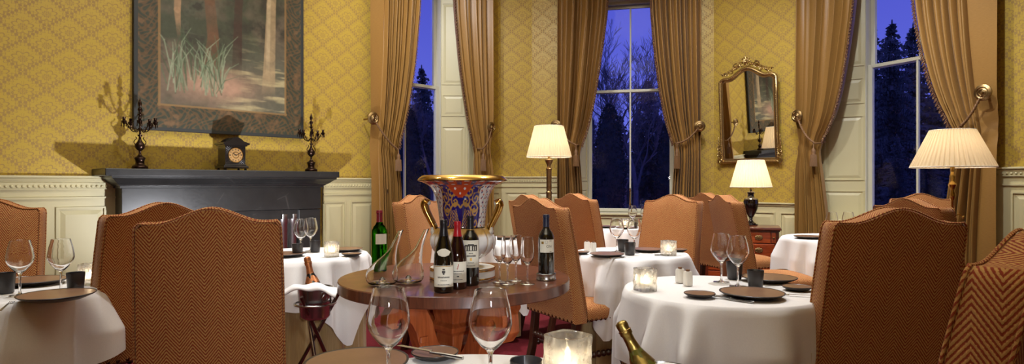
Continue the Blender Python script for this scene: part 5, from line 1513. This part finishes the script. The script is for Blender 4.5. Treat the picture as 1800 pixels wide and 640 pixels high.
# ------------------------------------------------------------------ the garden outside at dusk
GZ = -.5
m = MB(); m.box(-90, 130, 10.6, 160, GZ-.3, GZ); obj('ground', m, M['lawn'], kind='structure')
def conifer(seed, dens=1.0):
    def mk():
        r = random.Random(seed); o = bpy.data.objects.new('conifer_tree', None); COL.objects.link(o)
        m = MB(); m.tube([(0,0,0),(.03,0,4),(0,.02,10)], [.22,.13,.02], 8); obj('trunk', m, M['bark'], o, smooth=60)
        f = MB(); lv = 80
        for k in range(lv):
            t = k/(lv-1); z = 1.0+8.9*t**.95; R = (2.3*(1-t)**.85+.10)*r.uniform(.8, 1.15)
            nb = int(6*(1-t*.55)*dens)+3
            for b in range(nb):
                a = r.uniform(0, 2*PI); L = R*r.uniform(.45, 1.2); dr = r.uniform(.05,.25)+.30*(1-t); z = 1.0+8.9*t**.95+r.uniform(-.22,.22)*(1-t)
                ca, sa = math.cos(a), math.sin(a); n = max(3, int(L/.15))
                for j in range(n):
                    q = (j+.6)/n; w = .13*(1-q*.5)*r.uniform(.5, 1.6); px_, pz_ = q*L, z-dr*q*L+.12*q*q*L
                    for sgn in (-1, 1):
                        ex = px_+.10; off = sgn*w; h = r.uniform(-.16, .03)
                        p0 = (px_-.06, 0, pz_); p1 = (px_+.06, 0, pz_); p2 = (ex+.05, off, pz_+h); p3 = (px_+.02, off*.7, pz_+h*1.4-.03)
                        vs = [(x*ca-y*sa, x*sa+y*ca, zz_) for x, y, zz_ in (p0, p1, p2, p3)]
                        f.add(vs, [(0,1,2,3)])
        f.sphere((0,0,9.95), .05, 6, 4, sc=(1,1,5))
        obj('needles', f, M['needle'], o); return o
    return mk
def bare(seed):
    def mk():
        r = random.Random(seed); o = bpy.data.objects.new('bare_tree', None); COL.objects.link(o); m = MB(); tw = MB()
        def grow(p, d, L, rad, lev):
            n = 3; pts = [p]; q = p.copy(); dd = d.copy()
            for i in range(n):
                dd = (dd+Vector((r.uniform(-.18,.18), r.uniform(-.18,.18), r.uniform(-.02,.12)))).normalized(); q = q+dd*L/n; pts.append(q.copy())
            (m if lev < 2 else tw).tube(pts, [max(.006, rad*(1-.35*i/n)) for i in range(n+1)], 5 if lev < 2 else 3, cap=False)
            if lev < 6:
                for k in range(r.choice((3,3,4)) if lev < 5 else 3):
                    s_ = pts[r.choice((1,2,3)) if k else 3]; a = r.uniform(0, 2*PI); sp = r.uniform(.35, .75)
                    nd = (dd+Vector((math.cos(a)*sp, math.sin(a)*sp, r.uniform(-.05, .25)))).normalized()
                    grow(s_, nd, L*r.uniform(.56,.74), rad*.50, lev+1)
        grow(Vector((0,0,0)), Vector((0,0,1)), 3.0, .13, 0)
        t = obj('trunk', m, M['bark'], o, smooth=60); obj('twigs', tw, M['bark'], o); return o
    return mk
def yew(seed):
    def mk():
        r = random.Random(seed); o = bpy.data.objects.new('clipped_yew', None); COL.objects.link(o); f = MB()
        prof = [(0,0),(.42,0),(.5,.3),(.55,1.2),(.54,2.2),(.46,3.1),(.32,3.8),(.15,4.25),(0,4.4)]
        f.lathe([(a*.86, b*.98) for a, b in prof], 24, rf=lambda a, k: 1+.05*math.sin(3*a+k))
        for i in range(5200):
            z = r.uniform(.02, 4.38); R = np.interp(z, [p[1] for p in prof[1:]], [p[0] for p in prof[1:]])*(1+.06*math.sin(z*3+seed)); a = r.uniform(0, 2*PI)
            R *= r.uniform(.84, 1.06); x, y = R*math.cos(a), R*math.sin(a); s_ = .05
            f.add([(x, y, z), (x+r.uniform(-s_,s_), y+r.uniform(-s_,s_), z+r.uniform(.02,.10)), (x+r.uniform(-s_,s_)+.03*math.cos(a), y+r.uniform(-s_,s_)+.03*math.sin(a), z+r.uniform(0,.09))], [(0,1,2)])
        obj('foliage', f, M['yew'], o); m = MB(); m.tube([(0,0,-.05),(0,0,.4)], .08, 8); obj('stem', m, M['bark'], o); return o
    return mk
con = [Kind(conifer(11), 'tree', 'conifers in the dusk garden'), Kind(conifer(23, .8), 'tree', 'conifers in the dusk garden')]
bar = [Kind(bare(3), 'tree', 'leafless trees in the dusk garden'), Kind(bare(9), 'tree', 'leafless trees in the dusk garden')]
ye = Kind(yew(2), 'shrub', 'columnar yews near the windows')
def tree(kind, px, py, d, label, H, rz=0):
    h = Zh(py, d)-GZ; kind((X(px, d), d, GZ), rz, label, scale=h/H)
def YW_(px, py, d, label):
    h = Zh(py, d)-GZ; ye((X(px, d), d, GZ), px*.1, label, scale=h/4.4)
YW_(716, 186, 24, 'dark columnar yew seen through the left window')
YW_(1071, 184, 24, 'dark columnar yew in the left half of the centre window')
YW_(1175, 214, 25, 'dark columnar yew at the right edge of the centre window')
tree(con[0], 741, 118, 40, 'tall conifer standing against the sky in the left window', 10)
tree(bar[0], 762, 165, 38, 'leafless tree at the right of the left window', 7.2, 1)
tree(con[0], 1568, 40, 38, 'tallest pointed conifer in the right window', 10, 2)
tree(con[1], 1605, 46, 40, 'second pointed conifer in the right window, right of the tallest', 10, 1)
tree(con[1], 1530, 38, 42, 'conifer at the left edge of the right window', 10, 3)
tree(con[0], 1648, 70, 44, 'conifer half hidden by the far right curtain', 10, 4)
tree(bar[1], 1062, 92, 36, 'tall leafless tree at the left of the centre window', 7.2)
tree(bar[0], 1096, 105, 38, 'leafless tree left of the middle bar in the centre window', 7.2, 2)
tree(bar[1], 1118, 96, 36, 'leafless tree right of the middle bar in the centre window', 7.2, 3)
tree(bar[0], 1158, 118, 40, 'leafless tree at the right of the centre window', 7.2, 4)
tree(con[1], 1140, 140, 42, 'low conifer behind the leafless trees in the centre window', 10, 5)
r = random.Random(77)
for lo, hi, ya_, n in ((600, 840, 180, 9), (960, 1250, 170, 12), (1440, 1760, 120, 13)):
    for i in range(n):
        px = lo+(hi-lo)*(i+.5)/n+r.uniform(-6, 6); d = r.uniform(46, 60)
        if i % 3 != 1: tree(con[i % 2], px, ya_+r.uniform(-8, 40), d, 'dark conifer in the dense belt of trees beyond the lawn', 10, r.uniform(0, 6))
        else: tree(bar[i % 2], px, ya_+r.uniform(-18, 20), d-8, 'leafless tree in the dense belt of trees beyond the lawn', 7.2, r.uniform(0, 6))
    for i in range(n//2):
        px = lo+(hi-lo)*(i+.5)/(n//2)+r.uniform(-6, 6)
        tree(con[(i+1) % 2], px, 250+r.uniform(-20, 30), r.uniform(32, 38) if lo > 1300 else r.uniform(62, 70), 'low bushy conifer at the foot of the tree belt', 10, r.uniform(0, 6))
# ------------------------------------------------------------------ camera, lights, world
cam = bpy.data.cameras.new('camera'); co = bpy.data.objects.new('camera', cam); COL.objects.link(co)
co.location = (0, 0, HC); co.rotation_euler = (PI/2, 0, 0)
cam.sensor_width = 36; cam.lens = 36*F/1800; cam.shift_y = (HY-320)/1800; cam.clip_start = .05; cam.clip_end = 400
S.camera = co
def light(name, typ, loc, power, col=(255,214,160), size=.1, target=None, spot=60, blend=.5, shape=None, sy=None):
    l = bpy.data.lights.new(name, typ); l.energy = power; l.color = lin(col)[:3]
    if typ == 'AREA':
        l.size = size
        if sy: l.shape = 'RECTANGLE'; l.size_y = sy
    else: l.shadow_soft_size = size
    if typ == 'SPOT': l.spot_size = math.radians(spot); l.spot_blend = blend
    o = bpy.data.objects.new(name, l); COL.objects.link(o); o.location = loc
    if target is not None: o.rotation_euler = (Vector(target)-Vector(loc)).to_track_quat('-Z', 'Y').to_euler()
    return o
WARM = (246, 248, 255)
# low uplighter by the fireplace, washing the chimney wall
light('fireside_spot', 'SPOT', (-1.80, 4.90, .60), 150, WARM, .035, W1.w(1.0, 0, 2.0), 125, .7)
# ceiling downlights
for i, (x, y, pw) in enumerate([(1.5, 3.9, 120), (-1.2, 2.6, 60), (1.0, 6.6, 130), (3.2, 5.6, 90), (-2.6, 3.4, 50), (-.6, 5.0, 150)]):
    light(f'ceiling_spot_{i}', 'SPOT', (x, y, 4.6), pw*3.2, WARM, .06, (x, y, 0), 84, .8)
light('ceiling_fill', 'AREA', (0, 5.0, 3.95), 150, (250,249,255), 3.5, (0, 5.0, 6))  # added fill aimed up, bounced off the ceiling as soft ambient light
light('rear_ceiling_fill', 'AREA', (-.5, -.6, 3.9), 110, (250,249,255), 3.0, (-.5, -.6, 6))  # second added fill behind the camera, bounced off the ceiling too
light('front_fill', 'SPOT', (.15, -.35, 1.38), 75, WARM, .04, (-.35, 3.0, .62), 54, .9)  # added camera-side spot to brighten the oak table base and chair backs
light('floor_fill', 'SPOT', (.12, 1.80, .42), 16, WARM, .04, (-.30, 3.0, .50), 75, .8)  # added low spot that brightens the carved brackets under the oak table
for i, (p_, q_, pw) in enumerate([((-.7,5.6,4.5), W2.w(.3,0,1.9), 170), ((1.75,5.9,4.5), W3.w(2.2,0,1.9), 160), ((1.6,5.0,4.5), W4.w(.6,0,1.6), 150), ((2.2,4.4,4.5), W5.w(1.0,0,1.6), 230), ((-1.4,5.2,4.5), W1.w(4.2,0,1.6), 240), ((-1.5,3.6,4.5), W1.w(.2,0,1.4), 90)]):
    light(f'wall_fill_{i}', 'SPOT', p_, pw, WARM, .05, q_, 75, .9)  # added fill spots that brighten the walls, no fixtures behind them
for a_ in LA: add_lamp_light(*a_)
w = bpy.data.worlds.new('dusk'); S.world = w; w.use_nodes = True; nt = w.node_tree; nt.nodes.clear()
tc = nt.nodes.new('ShaderNodeTexCoord'); sp = nt.nodes.new('ShaderNodeSeparateXYZ'); rp_ = nt.nodes.new('ShaderNodeValToRGB'); bg = nt.nodes.new('ShaderNodeBackground'); ou = nt.nodes.new('ShaderNodeOutputWorld')
nt.links.new(tc.outputs['Generated'], sp.inputs[0]); nt.links.new(sp.outputs[2], rp_.inputs[0]); nt.links.new(rp_.outputs[0], bg.inputs[0]); nt.links.new(bg.outputs[0], ou.inputs[0])
e = rp_.color_ramp.elements; e[0].position = .0; e[0].color = lin((98,108,214)); e[1].position = .30; e[1].color = lin((74,80,192))
q = e.new(.12); q.color = lin((90,98,208)); q = e.new(1.0); q.color = lin((50,54,150))
bg.inputs[1].default_value = 1.0
S.view_settings.view_transform = 'Standard'; S.view_settings.look = 'None'; S.view_settings.gamma = 1; S.view_settings.exposure = 0.2
S.view_settings.use_curve_mapping = False
S.cycles.max_bounces = 12; S.cycles.transparent_max_bounces = 16; S.cycles.transmission_bounces = 12; S.cycles.glossy_bounces = 5; S.cycles.diffuse_bounces = 4
S.cycles.caustics_reflective = False; S.cycles.caustics_refractive = True; S.cycles.sample_clamp_indirect = 6
S.cycles.use_denoising = True
